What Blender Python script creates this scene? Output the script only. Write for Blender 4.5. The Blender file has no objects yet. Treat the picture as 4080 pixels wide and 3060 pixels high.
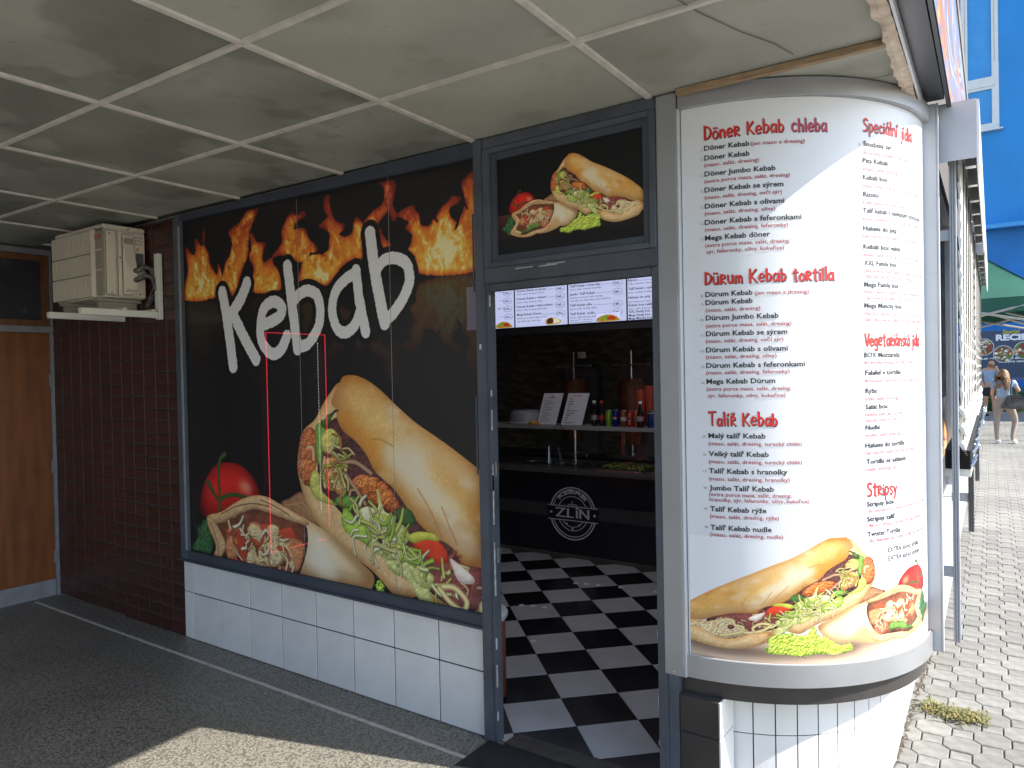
import bpy, bmesh, math, random
import numpy as np
from mathutils import Vector, Matrix

random.seed(7)
R_ = math.radians
scene = bpy.context.scene
COL = scene.collection

# ---------------------------------------------------------------- camera
cam_d = bpy.data.cameras.new('camera'); cam = bpy.data.objects.new('camera', cam_d); COL.objects.link(cam)
cam_d.sensor_width = 36.0; cam_d.lens = 36.0 * 2908.53 / 4080; cam_d.clip_start = .05; cam_d.clip_end = 400
_yaw, _pit, _rol = 0.608307, -0.0140456, -0.0197227
_f = Vector((-math.sin(_yaw) * math.cos(_pit), math.cos(_yaw) * math.cos(_pit), math.sin(_pit)))
_r0 = Vector((math.cos(_yaw), math.sin(_yaw), 0)); _u0 = _r0.cross(_f)
_r = _r0 * math.cos(_rol) + _u0 * math.sin(_rol); _u = _u0 * math.cos(_rol) - _r0 * math.sin(_rol)
_m = Matrix((( _r.x, _u.x, -_f.x, 0), (_r.y, _u.y, -_f.y, -2.6245), (_r.z, _u.z, -_f.z, 1.65), (0, 0, 0, 1)))
cam.matrix_world = _m
scene.camera = cam

# ---------------------------------------------------------------- world, sun, exposure
SUN_AZ, SUN_EL = R_(16.7), R_(40.57)          # azimuth measured from +x towards +y
world = bpy.data.worlds.new('World'); scene.world = world; world.use_nodes = True
wn = world.node_tree; bg = wn.nodes['Background']
sky = wn.nodes.new('ShaderNodeTexSky'); sky.sky_type = 'NISHITA'; sky.sun_disc = False
sky.sun_elevation = SUN_EL; sky.sun_rotation = math.pi / 2 - SUN_AZ
wn.links.new(sky.outputs[0], bg.inputs[0]); bg.inputs[1].default_value = .15
sd = bpy.data.lights.new('sun', 'SUN'); sd.energy = 4.3; sd.angle = R_(.5); sd.color = (1, .95, .87)
sun = bpy.data.objects.new('sun', sd); COL.objects.link(sun)
_s = Vector((math.cos(SUN_AZ) * math.cos(SUN_EL), math.sin(SUN_AZ) * math.cos(SUN_EL), math.sin(SUN_EL)))
sun.rotation_euler = _s.to_track_quat('Z', 'Y').to_euler(); sun.location = (8, 4, 10)
vs = scene.view_settings; vs.view_transform = 'Standard'; vs.look = 'None'; vs.gamma = 1; vs.use_curve_mapping = False
vs.exposure = 1.42
scene.cycles.max_bounces = 10; scene.cycles.diffuse_bounces = 6; scene.cycles.glossy_bounces = 4; scene.cycles.transparent_max_bounces = 12
scene.cycles.use_denoising = True
try: scene.cycles.sample_clamp_indirect = 6
except Exception: pass

# ---------------------------------------------------------------- helpers
def srgb(r, g, b):
    def f(c):
        c /= 255.0
        return c / 12.92 if c <= .04045 else ((c + .055) / 1.055) ** 2.4
    return (f(r), f(g), f(b), 1)

_M = {}
def mat(name, col, rough=.5, metal=0.0, var=0.0, scale=8.0, bump=0.0, bscale=60.0, col2=None, spec=.5, rnd=0.0, coat=0.0, detail=5.0, stretch=None, emit=0.0):
    """Procedural material: base colour broken up by noise, relief, and a per-object random tint."""
    if name in _M: return _M[name]
    m = bpy.data.materials.new(name); m.use_nodes = True; _M[name] = m
    n = m.node_tree.nodes; l = m.node_tree.links; p = n['Principled BSDF']
    col = tuple(col) + ((1,) if len(col) == 3 else ())
    p.inputs['Base Color'].default_value = col; p.inputs['Roughness'].default_value = rough; p.inputs['Metallic'].default_value = metal
    p.inputs['Specular IOR Level'].default_value = spec; p.inputs['Coat Weight'].default_value = coat
    tc = n.new('ShaderNodeTexCoord'); src = tc.outputs['Object']
    if stretch:
        mp = n.new('ShaderNodeMapping'); mp.inputs['Scale'].default_value = stretch; l.new(src, mp.inputs[0]); src = mp.outputs[0]
    if var or col2:
        c2 = tuple(col2) + ((1,) if len(col2) == 3 else ()) if col2 else tuple(min(1, c * (1 + var)) for c in col[:3]) + (1,)
        c1 = tuple(c * (1 - var) for c in col[:3]) + (1,) if not col2 else col
        nz = n.new('ShaderNodeTexNoise'); nz.inputs['Scale'].default_value = scale; nz.inputs['Detail'].default_value = detail; l.new(src, nz.inputs['Vector'])
        rp = n.new('ShaderNodeValToRGB'); rp.color_ramp.elements[0].position = .34; rp.color_ramp.elements[1].position = .66
        rp.color_ramp.elements[0].color = c1; rp.color_ramp.elements[1].color = c2; l.new(nz.outputs['Fac'], rp.inputs[0]); out = rp.outputs[0]
        if rnd:
            oi = n.new('ShaderNodeObjectInfo'); mr = n.new('ShaderNodeMapRange'); mr.inputs['To Min'].default_value = 1 - rnd; mr.inputs['To Max'].default_value = 1 + rnd
            l.new(oi.outputs['Random'], mr.inputs['Value']); hs = n.new('ShaderNodeHueSaturation'); l.new(out, hs.inputs['Color']); l.new(mr.outputs[0], hs.inputs['Value']); out = hs.outputs[0]
        l.new(out, p.inputs['Base Color'])
        rr = n.new('ShaderNodeMapRange'); rr.inputs['To Min'].default_value = max(0, rough - .08); rr.inputs['To Max'].default_value = min(1, rough + .1)
        l.new(nz.outputs['Fac'], rr.inputs['Value']); l.new(rr.outputs[0], p.inputs['Roughness'])
    if bump:
        nb = n.new('ShaderNodeTexNoise'); nb.inputs['Scale'].default_value = bscale; nb.inputs['Detail'].default_value = 4; l.new(src, nb.inputs['Vector'])
        b = n.new('ShaderNodeBump'); b.inputs['Strength'].default_value = bump; b.inputs['Distance'].default_value = .004; l.new(nb.outputs['Fac'], b.inputs['Height']); l.new(b.outputs[0], p.inputs['Normal'])
    if emit:
        p.inputs['Emission Color'].default_value = col; p.inputs['Emission Strength'].default_value = emit
    return m

def thing(name, label, cat, loc=(0, 0, 0), group=None):
    o = bpy.data.objects.new(name, None); COL.objects.link(o); o.location = loc; o.empty_display_size = .1
    o['label'] = label; o['category'] = cat
    if group: o['group'] = group
    return o
def tag(o, label, cat, group=None):
    o['label'] = label; o['category'] = cat
    if group: o['group'] = group
    return o

def origin(o):
    v = Vector((0, 0, 0))
    while o is not None: v += o.location; o = o.parent
    return v

class MB:
    """Collects shapes in world coordinates; build() links them as one mesh object."""
    def __init__(s): s.v = []; s.f = []
    def add(s, v, f):
        k = len(s.v); s.v += [tuple(x) for x in v]; s.f += [tuple(i + k for i in g) for g in f]; return s
    def box(s, x0, x1, y0, y1, z0, z1):
        return s.add([(x0, y0, z0), (x1, y0, z0), (x1, y1, z0), (x0, y1, z0), (x0, y0, z1), (x1, y0, z1), (x1, y1, z1), (x0, y1, z1)],
                     [(0, 3, 2, 1), (4, 5, 6, 7), (0, 1, 5, 4), (1, 2, 6, 5), (2, 3, 7, 6), (3, 0, 4, 7)])
    def cham(s, x0, x1, y0, y1, z0, z1, c, axis='y-'):
        """box whose front face (towards axis) has chamfered edges: 10 faces"""
        if axis == 'y-': a = [(x0, y1, z0), (x1, y1, z0), (x1, y1, z1), (x0, y1, z1), (x0, y0 + c, z0), (x1, y0 + c, z0), (x1, y0 + c, z1), (x0, y0 + c, z1), (x0 + c, y0, z0 + c), (x1 - c, y0, z0 + c), (x1 - c, y0, z1 - c), (x0 + c, y0, z1 - c)]
        elif axis == 'z+': a = [(x0, y1, z0), (x1, y1, z0), (x1, y0, z0), (x0, y0, z0), (x0, y1, z1 - c), (x1, y1, z1 - c), (x1, y0, z1 - c), (x0, y0, z1 - c), (x0 + c, y1 - c, z1), (x1 - c, y1 - c, z1), (x1 - c, y0 + c, z1), (x0 + c, y0 + c, z1)]
        else: a = [(x0, y0, z1), (x1, y0, z1), (x1, y1, z1), (x0, y1, z1), (x0, y0, z0 + c), (x1, y0, z0 + c), (x1, y1, z0 + c), (x0, y1, z0 + c), (x0 + c, y0 + c, z0), (x1 - c, y0 + c, z0), (x1 - c, y1 - c, z0), (x0 + c, y1 - c, z0)]
        return s.add(a, [(3, 2, 1, 0), (0, 1, 5, 4), (1, 2, 6, 5), (2, 3, 7, 6), (3, 0, 4, 7), (4, 5, 9, 8), (5, 6, 10, 9), (6, 7, 11, 10), (7, 4, 8, 11), (8, 9, 10, 11)])
    def tube(s, pts, r, n=10, cap=True):
        pts = [Vector(p) for p in pts]; rs = r if isinstance(r, (list, tuple)) else [r] * len(pts); rings = []
        up = Vector((0, 0, 1))
        for i, p in enumerate(pts):
            d = (pts[min(i + 1, len(pts) - 1)] - pts[max(i - 1, 0)]).normalized()
            a = d.cross(up if abs(d.z) < .95 else Vector((1, 0, 0))).normalized(); b = d.cross(a)
            rings.append([p + (a * math.cos(2 * math.pi * k / n) + b * math.sin(2 * math.pi * k / n)) * rs[i] for k in range(n)])
        f = [(i * n + k, i * n + (k + 1) % n, (i + 1) * n + (k + 1) % n, (i + 1) * n + k) for i in range(len(pts) - 1) for k in range(n)]
        if cap: f += [tuple(range(n)), tuple(reversed(range((len(pts) - 1) * n, len(pts) * n)))]
        return s.add([q for g in rings for q in g], f)
    def lathe(s, c, prof, n=20):
        v = []; f = []
        for (r, z) in prof: v += [(c[0] + r * math.cos(2 * math.pi * k / n), c[1] + r * math.sin(2 * math.pi * k / n), c[2] + z) for k in range(n)]
        for i in range(len(prof) - 1): f += [(i * n + k, i * n + (k + 1) % n, (i + 1) * n + (k + 1) % n, (i + 1) * n + k) for k in range(n)]
        f += [tuple(reversed(range(n))), tuple(range((len(prof) - 1) * n, len(prof) * n))]
        return s.add(v, f)
    def prism(s, poly, z0, z1):
        n = len(poly)
        return s.add([(x, y, z0) for x, y in poly] + [(x, y, z1) for x, y in poly], [tuple(reversed(range(n))), tuple(range(n, 2 * n))] + [(i, (i + 1) % n, n + (i + 1) % n, n + i) for i in range(n)])
    def arc(s, r0, r1, a0, a1, z0, z1, n=24, c=None):
        """solid wall along an arc about c; angle from -y towards +x in degrees"""
        cx, cy = c or PC; v = []; f = []
        for i in range(n + 1):
            t = R_(a0 + (a1 - a0) * i / n); sx, sy = math.sin(t), -math.cos(t)
            v += [(cx + r0 * sx, cy + r0 * sy, z0), (cx + r1 * sx, cy + r1 * sy, z0), (cx + r1 * sx, cy + r1 * sy, z1), (cx + r0 * sx, cy + r0 * sy, z1)]
        for i in range(n):
            k = i * 4
            for j in range(4): f.append((k + j, k + 4 + j, k + 4 + (j + 1) % 4, k + (j + 1) % 4))
        f += [(0, 1, 2, 3), (n * 4 + 3, n * 4 + 2, n * 4 + 1, n * 4)]
        return s.add(v, f)
    def build(s, name, m, parent=None, bevel=0.0, smooth=False, rot=0.0):
        me = bpy.data.meshes.new(name); off = origin(parent) if parent else Vector((0, 0, 0))
        vv = s.v
        if rot: c_, s_ = math.cos(rot), math.sin(rot); vv = [(x * c_ - y * s_, x * s_ + y * c_, z) for x, y, z in vv]
        me.from_pydata([(x - off.x, y - off.y, z - off.z) for x, y, z in vv], [], s.f); me.update()
        bm = bmesh.new(); bm.from_mesh(me); bmesh.ops.recalc_face_normals(bm, faces=bm.faces)
        if bevel: bmesh.ops.bevel(bm, geom=bm.edges[:], offset=bevel, segments=2, affect='EDGES', clamp_overlap=True)
        bm.to_mesh(me); bm.free()
        if smooth:
            for p in me.polygons: p.use_smooth = True
            try: me.set_sharp_from_angle(angle=R_(38))
            except Exception: pass
        me.materials.append(m); o = bpy.data.objects.new(name, me); COL.objects.link(o)
        if parent: o.parent = parent
        return o
def B(*a): return MB().box(*a)
def struct(o): o['kind'] = 'structure'; return o
def stuff(o): o['kind'] = 'stuff'; return o
def piece(name, me, m, parent, loc, rot=0.0, scale=None):
    """one of many alike pieces that share a mesh"""
    if not me.materials: me.materials.append(m)
    o = bpy.data.objects.new(name, me); COL.objects.link(o); o.parent = parent
    off = origin(parent); o.location = (loc[0] - off.x, loc[1] - off.y, loc[2] - off.z)
    if rot: o.rotation_euler = (0, 0, rot)
    if scale: o.scale = scale
    return o
def mesh_of(mb, name, m=None):
    me = bpy.data.meshes.new(name); me.from_pydata(mb.v, [], mb.f); me.update()
    bm = bmesh.new(); bm.from_mesh(me); bmesh.ops.recalc_face_normals(bm, faces=bm.faces); bm.to_mesh(me); bm.free()
    if m: me.materials.append(m)
    return me
def copy_tree(o, loc=None, label=None, parent=None):
    c = o.copy(); COL.objects.link(c)
    if parent: c.parent = parent
    if loc is not None: c.location = loc
    if label: c['label'] = label
    for ch in list(o.children): copy_tree(ch, parent=c)
    return c
PC = (-1.07, .77)                                  # axis of the round corner
TH = .0202                                         # the street side runs 1.2 degrees off square

# ---------------------------------------------------------------- lettering
_fc = bpy.data.curves.new('lettering_source', 'FONT'); _fo = bpy.data.objects.new('lettering_source', _fc); COL.objects.link(_fo)
def glyphs(text, size=1.0, bold=0.0, res=2):
    _fc.body = text; _fc.size = size; _fc.offset = bold; _fc.resolution_u = res; _fc.fill_mode = 'FRONT'
    bpy.context.view_layer.update()
    dg = bpy.context.evaluated_depsgraph_get(); ev = _fo.evaluated_get(dg); me = ev.to_mesh()
    v = np.array([tuple(x.co) for x in me.vertices], float).reshape(-1, 3); f = [tuple(p.vertices) for p in me.polygons]; ev.to_mesh_clear()
    return v, f
def place_text(mb, text, fn, width=None, size=.02, bold=0.0, shear=0.0, res=2):
    """fn maps (s, t) on the print to world"""
    v, f = glyphs(text, 1.0, bold, res)
    if not len(v): return
    x = v[:, 0] - v[:, 0].min(); sx = size if not width else width / max(x.max(), 1e-6)
    mb.add([fn(a * sx + shear * b * size, b * size) for a, b in zip(x, v[:, 1])], f)
SF = {
 'D': (.55, [[(.05, 0), (.05, 1)], [(0, .95), (.35, .85), (.5, .5), (.35, .12), (0, .02)]]),
 'o': (.45, [[(.22, .6), (.05, .45), (.04, .15), (.2, 0), (.38, .12), (.4, .42), (.22, .6)]]),
 'n': (.45, [[(.05, 0), (.05, .6)], [(.05, .42), (.2, .6), (.35, .5), (.38, 0)]]),
 'e': (.45, [[(.05, .3), (.4, .36), (.33, .58), (.15, .58), (.03, .3), (.15, .03), (.4, .1)]]),
 'R': (.46, [[(.05, 0), (.05, .7)], [(.02, .68), (.3, .66), (.34, .45), (.06, .34), (.42, 0)]]),
 'K': (.58, [[(.05, 0), (.05, 1)], [(.5, .97), (.06, .42)], [(.12, .5), (.55, 0)]]),
 'b': (.46, [[(.05, 1), (.06, .02)], [(.05, .5), (.25, .6), (.4, .35), (.28, .05), (.06, .04)]]),
 'a': (.46, [[(.38, .6), (.4, 0)], [(.36, .55), (.15, .58), (.03, .3), (.12, .03), (.37, .22)]]),
 'c': (.42, [[(.36, .52), (.18, .6), (.04, .3), (.15, .03), (.38, .08)]]),
 'h': (.45, [[(.05, 1), (.06, 0)], [(.05, .42), (.22, .58), (.36, .45), (.38, 0)]]),
 'l': (.16, [[(.05, 1), (.08, 0)]]),
 'u': (.46, [[(.04, .6), (.06, .15), (.2, .02), (.36, .15)], [(.37, .6), (.4, 0)]]),
 'm': (.62, [[(.05, 0), (.05, .6)], [(.05, .45), (.18, .6), (.28, .5), (.29, .05)], [(.29, .45), (.42, .6), (.53, .5), (.56, 0)]]),
 't': (.42, [[(.2, .92), (.2, .05), (.32, 0)], [(0, .64), (.4, .68)]]),
 'i': (.16, [[(.05, .6), (.07, 0)], [(.06, .8), (.07, .86)]]),
 'T': (.6, [[(0, .95), (.6, 1)], [(.3, .96), (.3, 0)]]),
 'S': (.5, [[(.45, .9), (.25, 1), (.05, .8), (.2, .55), (.42, .38), (.36, .08), (.03, .02)]]),
 's': (.38, [[(.34, .55), (.18, .6), (.05, .47), (.18, .33), (.32, .2), (.25, .02), (.03, .03)]]),
 'p': (.46, [[(.05, .6), (.05, -.35)], [(.05, .5), (.25, .6), (.4, .32), (.25, .03), (.05, .1)]]),
 'j': (.2, [[(.14, .6), (.14, -.2), (0, -.3)], [(.14, .8), (.15, .86)]]),
 'd': (.46, [[(.4, 1), (.4, 0)], [(.37, .52), (.15, .58), (.03, .3), (.12, .03), (.38, .2)]]),
 'V': (.5, [[(0, 1), (.24, 0), (.48, 1)]]),
 'g': (.46, [[(.38, .6), (.39, -.25), (.2, -.36), (.03, -.25)], [(.36, .55), (.15, .58), (.03, .3), (.12, .05), (.37, .22)]]),
 'k': (.44, [[(.05, 1), (.05, 0)], [(.36, .58), (.06, .27)], [(.12, .32), (.4, 0)]]),
 'y': (.44, [[(.03, .6), (.2, .12)], [(.4, .6), (.12, -.36)]]), ' ': (.3, []),
}
ACC = {'ö': ('o', [[(.1, .8), (.12, .86)], [(.3, .8), (.32, .86)]]), 'ü': ('u', [[(.1, .8), (.12, .86)], [(.3, .8), (.32, .86)]]), 'á': ('a', [[(.18, .74), (.3, .92)]]),
       'í': ('l', None), 'ř': ('R', [[(.08, .95), (.18, .8), (.3, .97)]]), 'r': ('R', [])}
def brush_text(text, fn, height, width, w=.14, seed=0, off=(0, 0), grow=0.0):
    rs = random.Random(seed); mb = MB(); x = 0; strokes = []
    for ch in text:
        if ch == 'í': wd, st = .2, [[(.05, .6), (.07, 0)], [(.04, .76), (.16, .92)]]
        elif ch in ACC: b, ex = ACC[ch]; wd, st = SF[b]; st = st + (ex or [])
        else: wd, st = SF.get(ch, SF[' '])
        k = rs.uniform(.94, 1.08); dy = rs.uniform(-.03, .03)
        for s in st: strokes.append([(x + px * k, py * k + dy) for px, py in s])
        x += (wd + .1) * k
    sx = width / x
    for s in strokes:
        q = catmull(s, 4, False) if len(s) > 2 else np.array(s)
        hw = (w / 2) * min(height, sx * 1.15) * rs.uniform(.9, 1.12) + grow
        P = np.c_[q[:, 0] * sx + off[0], q[:, 1] * height + off[1]]
        d = np.gradient(P, axis=0); d /= (np.hypot(d[:, 0], d[:, 1])[:, None] + 1e-9); nrm = np.c_[-d[:, 1], d[:, 0]]
        P[0] -= d[0] * hw * .5; P[-1] += d[-1] * hw * .5
        hwv = hw * (1 + .14 * np.sin(np.arange(len(P)) * 2.3 + seed)); L = P + nrm * hwv[:, None]; Rr = P - nrm * hwv[:, None]
        n = len(P); dd = .00003 * (len(mb.v) % 997 % 13) ; mb.add([fn(p[0], p[1], dd) for p in L] + [fn(p[0], p[1], dd) for p in Rr], [(i, i + 1, n + i + 1, n + i) for i in range(n - 1)])
    return mb
FOOD_RAW = {
 'herb': [730,1590,870,1620,1010,1780,1110,1670,1170,1380,1080,1070,870,830,740,1020,530,1110,500,1240,730,1340,790,1490],
 'tomato': [890,1860,900,2040,980,2220,1080,2360,1230,2500,1430,2580,1650,2590,1840,2570,2020,2480,2170,2340,2240,2170,2230,2000,1750,1920,1520,1800,1260,1770,1030,1760],
 'tomato_hi': [1800,2320,1950,2350,2050,2280,2020,2200,1850,2230],
 'stems': [[1500,2700,1390,2630,1340,2450,1350,2130],[1080,2280,1190,2140,1340,2030],[1360,2060,1640,2150,2010,2130],[1340,2070,1330,1830],[1120,2250,1260,2080]],
 'wrap_back': [2640,2140,2820,2220,3070,2320,3230,2100,3380,1910,3060,1960,2740,2040],
 'wrap_lines': [[2740,2120,2960,2140,3170,2040],[2890,2160,3100,2160,3280,2000],[3030,2220,3210,2040]],
 'bun_low': [3790,3710,3630,3590,3480,3430,3340,3250,3120,3100,3030,2880,2990,2620,3040,2400,3140,2170,3310,1960,3550,1790,3860,1640,4200,1510,4400,1380,4600,1240,4770,1260,4940,1310,5200,1130,5290,1000,5520,880,5840,780,6220,780,6600,840,6910,930,7000,1040,7150,1130,7220,1260,7250,1540,6980,1520,6550,1470,6110,1650,5470,1810,4820,2090,4150,2310,3990,2690,4030,3130,3940,3540],
 'filling': [3570,3210,3830,3290,4240,3070,4600,2770,4930,2360,5220,2140,5480,2010,5790,1790,6110,1740,6520,1590,6510,1420,6170,1250,5660,1260,5270,1320,4940,1480,4480,1730,4010,1950,3630,2210,3390,2370,3360,2740,3420,3030],
 'meat_left': [3120,3090,3300,3140,3400,2970,3340,2680,3270,2450,3110,2420,3010,2580,3040,2880],
 'meat_mid': [3930,2540,4190,2630,4460,2560,4680,2340,4620,2230,4350,2280,4120,2360],
 'sauce': [5470,1810,5860,1780,6300,1650,6200,1240,5690,1260,5270,1320,4810,1650,4750,1830,4980,1890],
 'onion_lines': [[3820,2750,4020,2760,4260,2650],[3850,2600,4020,2420,4150,2280],[3470,2900,3680,2830,3850,2660]],
 'bun_top': [3640,3480,3790,3710,3870,3790,4050,3800,4250,3740,4450,3630,4680,3460,4980,3260,5370,3060,5750,2840,6130,2610,6500,2360,6810,2110,7020,1910,7160,1690,7240,1480,7230,1290,7040,1360,6860,1480,6640,1490,6420,1610,6240,1680,6050,1740,5790,1770,5540,1790,5410,1940,5150,2030,4950,2150,4790,2310,4600,2500,4330,2670,4200,2860,4030,3010,3820,3130,3730,3270,3710,3390],
 'bun_orange': [3900,3420,4100,3210,4400,3070,4600,2970,4430,2880,4430,2710,4630,2530,4500,2550,4260,2800,4100,2970,3860,3160,3740,3300,3800,3470],
 'bun_orange2': [5170,3020,5690,2810,6130,2510,6590,2150,6890,1870,6740,1780,6300,1850,5800,2160,5330,2700],
 'bun_pale': [4440,2910,4710,3040,5070,2950,5130,2680,5420,2450,5610,2190,5730,1940,5540,1940,5250,2250,4930,2450,4670,2670],
 'bun_pale2': [4450,3530,4840,3250,5490,2880,6130,2510,5810,2500,5170,2900,4640,3170],
 'bun_end': [3620,3490,3780,3680,3870,3610,3830,3380,3740,3240,3670,3340],
 'bun_under': [4790,2370,5150,2090,5470,1930,6110,1770,6610,1550,6920,1500,6860,1600,6110,1880,5480,2100,5150,2270],
 'bun_creases': [[5800,2160,5860,1980,5800,1850],[6740,1780,6860,1650,6920,1500],[4270,3050,4440,3050,4610,2990],[5290,2360,5380,2170,5480,1980],[4960,2530,5150,2270,5280,2010],[6530,2300,6620,2140,6590,2030]],
 'leaf_strip': [3340,3130,3460,3220,3550,3220,3490,3020,3440,2720,3360,2710],
 'leaf_dark': [3460,3230,3660,3360,3760,3380,3650,3290,3580,3170,3480,3140],
 'leaf_dark2': [4620,2260,4820,2290,4920,2160,4790,2090,4650,2140],
 'cabbage_a': [3480,3090,3630,3150,3770,3040,3720,2920,3580,2870,3490,2840,3440,2970],
 'cabbage_b': [3290,2610,3410,2550,3430,2370,3560,2280,3680,2220,3530,2210,3320,2260,3210,2390,3230,2530],
 'chicken': [[3470,2720,3570,2790,3680,2760,3670,2420,3570,2390,3460,2480],[3640,2750,3780,2700,3830,2420,3690,2350,3620,2520],[3580,2880,3750,2790,3870,2650,3780,2650,3630,2780]],
 'chicken_lines': [[3490,2780,3450,2600,3480,2420],[3560,2890,3680,2820,3850,2660],[3190,2890,3280,2890,3290,2750]],
 'leaf_green': [3630,2270,3810,2350,4020,2330,3950,2210,3770,2190],
 'lettuce': [3750,2110,3840,2200,4010,2070,4180,2010,4410,1770,4340,1720,4070,1820,3800,1910],
 'cabbage_c': [[4510,1850,4680,1870,4810,1680,5070,1430,5140,1190,5000,1200,4810,1430,4560,1600],[4400,1710,4610,1650,4650,1500,4490,1570],[4570,2070,4720,2100,4820,1970,4680,1830,4600,1890],[4180,1950,4410,1800,4610,1680,4410,1680,4210,1770],[4820,1850,4930,1780,4980,1540,5110,1430,4910,1460,4780,1650],[4940,1600,5140,1600,5110,1460,4970,1480]],
 'cabbage_star': [4040,2180,4180,2250,4350,2250,4340,2460,4380,2440,4450,2230,4630,2180,4560,2070,4480,1960,4590,1880,4500,1740,4420,1720,4390,1920,4250,1930,4250,2030,4110,2050],
 'cabbage_mid': [4320,2170,4490,2180,4540,2070,4450,1970,4350,2010],
 'tomato_slice': [4850,1930,5020,1980,5230,1980,5350,1860,5310,1740,5140,1750,4960,1820],
 'yellow_leaf': [4780,1970,4950,2050,5180,2050,5240,1980,5050,1970,4880,1910],
 'onion': [5380,1810,5510,1760,5690,1650,5660,1580,5500,1580,5430,1670],
 'ruffle': [5920,1480,5980,1570,6110,1610,6300,1590,6510,1480,6730,1450,6980,1380,7030,1230,6720,1050,6410,1010,6160,1030,5910,1100,5650,1230,5790,1390],
 'ruffle_holes': [[5950,1390,6070,1430,6100,1340,6010,1300],[5920,1540,5980,1470,5920,1450],[5330,1400,5460,1390,5530,1310,5400,1300]],
 'ruffle_strips': [[5220,1460,5370,1330,5560,1260,5750,1250,5790,1390,5950,1420,6010,1550,6170,1570],[5270,1490,5430,1500,5580,1390,5560,1290],[5780,1270,5970,1190,6230,1120]],
 'lip': [5200,1270,5400,1270,5650,1190,5940,1060,6160,1030,6380,1130,6630,1260,6880,1310,7070,1310,7220,1320,7200,1150,6990,1040,6910,920,6600,840,6220,780,5840,780,5520,870,5290,1000],
 'roll': [3170,1960,3450,1880,3730,1750,4000,1590,4250,1440,4180,1240,3950,1030,3640,920,3430,950,3250,880,2860,780,2530,760,2280,780,1980,700,1610,700,1270,780,960,890,950,1000,1090,1170,1220,1370,1070,1610,1050,1790,1370,1880,1750,2070,2090,2180,2350,2190,2530,2150,2810,2050,3060,2000],
 'roll_white': [3200,1860,3510,1660,3650,1310,3430,1120,3330,1280,3130,1400,3180,1620],
 'roll_toast': [3080,1300,3300,1300,3430,1100,3430,950,3250,880,2860,780,2500,820,2720,950,2940,1110],
 'roll_shadow': [3450,1880,3790,1730,4250,1450,4220,1310,4060,1430,3760,1630],
 'roll_in': [1220,1760,1640,1910,1940,2000,2230,2010,2600,1980,3060,1920,3140,1780,3110,1570,3010,1340,2870,1120,2680,980,2430,950,2060,900,1720,820,1420,860,1220,1060,1360,1260,1270,1520],
 'fill_red': [1700,1620,1840,1700,1950,1550,1900,1280,1770,1210,1720,1400],
 'fill_red2': [2150,1780,2370,1830,2590,1770,2440,1660,2230,1680],
 'fill_red3': [2590,1770,2850,1840,2930,1690,2730,1640,2610,1690],
 'fill_pink': [2460,1220,2650,1310,2880,1240,2840,1060,2650,960,2500,1070],
 'fill_meat': [[1480,1620,1630,1720,1820,1680,1670,1620,1570,1530,1530,1480],[2730,1680,3060,1670,3010,1400,2870,1270,2690,1450],[1970,1790,2190,1820,2260,1660,2080,1630],[1520,1550,1700,1550,1720,1300,1540,1200,1440,1370]],
 'fill_cab': [[1930,1720,2120,1800,2330,1630,2370,1420,2220,1420,2000,1620],[2370,1800,2520,1840,2600,1770,2560,1630,2800,1550,2880,1340,2830,1280,2690,1390,2510,1470,2370,1610],[2220,1570,2510,1560,2660,1420,2580,1310,2400,1260,2210,1240,2150,1400],[1860,1280,2040,1510,2130,1370,2230,1230,2030,1150,1860,1210],[2520,1650,2730,1610,2870,1420,2730,1440,2590,1520]],
 'fill_green': [1730,990,1920,1150,2210,1210,2350,1250,2460,1110,2360,1030,2060,990,1800,910,1540,880,1350,1000],
 'fill_pale': [1200,1190,1280,1050,1540,920,1400,860,1190,970],
 'rim_top': [1050,1790,1370,1880,1750,2070,2090,2180,2350,2190,2560,2140,3080,1980,3140,1900,2740,1930,2380,1980,2080,1990,1750,1880,1430,1740,1220,1700],
 'rim_left': [1050,1790,1220,1720,1420,1500,1440,1370,1340,1230,1260,1080,1090,950,980,910,950,990,1100,1170,1230,1370,1080,1610],
 'rim_low': [980,910,1090,950,1390,860,1720,810,2210,890,2500,920,2720,1000,2870,1120,2940,1050,2880,870,2530,760,2280,780,1980,700,1610,700,1270,770],
 'rim_burn': [[1370,1850,1710,1990,2090,2070,2450,2060],[1110,1700,1250,1460,1280,1270],[2240,2140,2530,2080,2810,1990],[1200,930,1420,810,1760,790]],
 'front_leaf': [3400,810,3500,900,3710,890,3920,1010,4060,1140,4230,1180,4300,1380,4400,1370,4440,1260,4600,1190,4770,1250,4940,1240,5140,1190,5270,1090,5230,920,5280,790,5230,730,5020,690,4790,680,4590,630,4390,650,4220,700,3980,660,3840,600,3630,660,3420,690],
}
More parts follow.
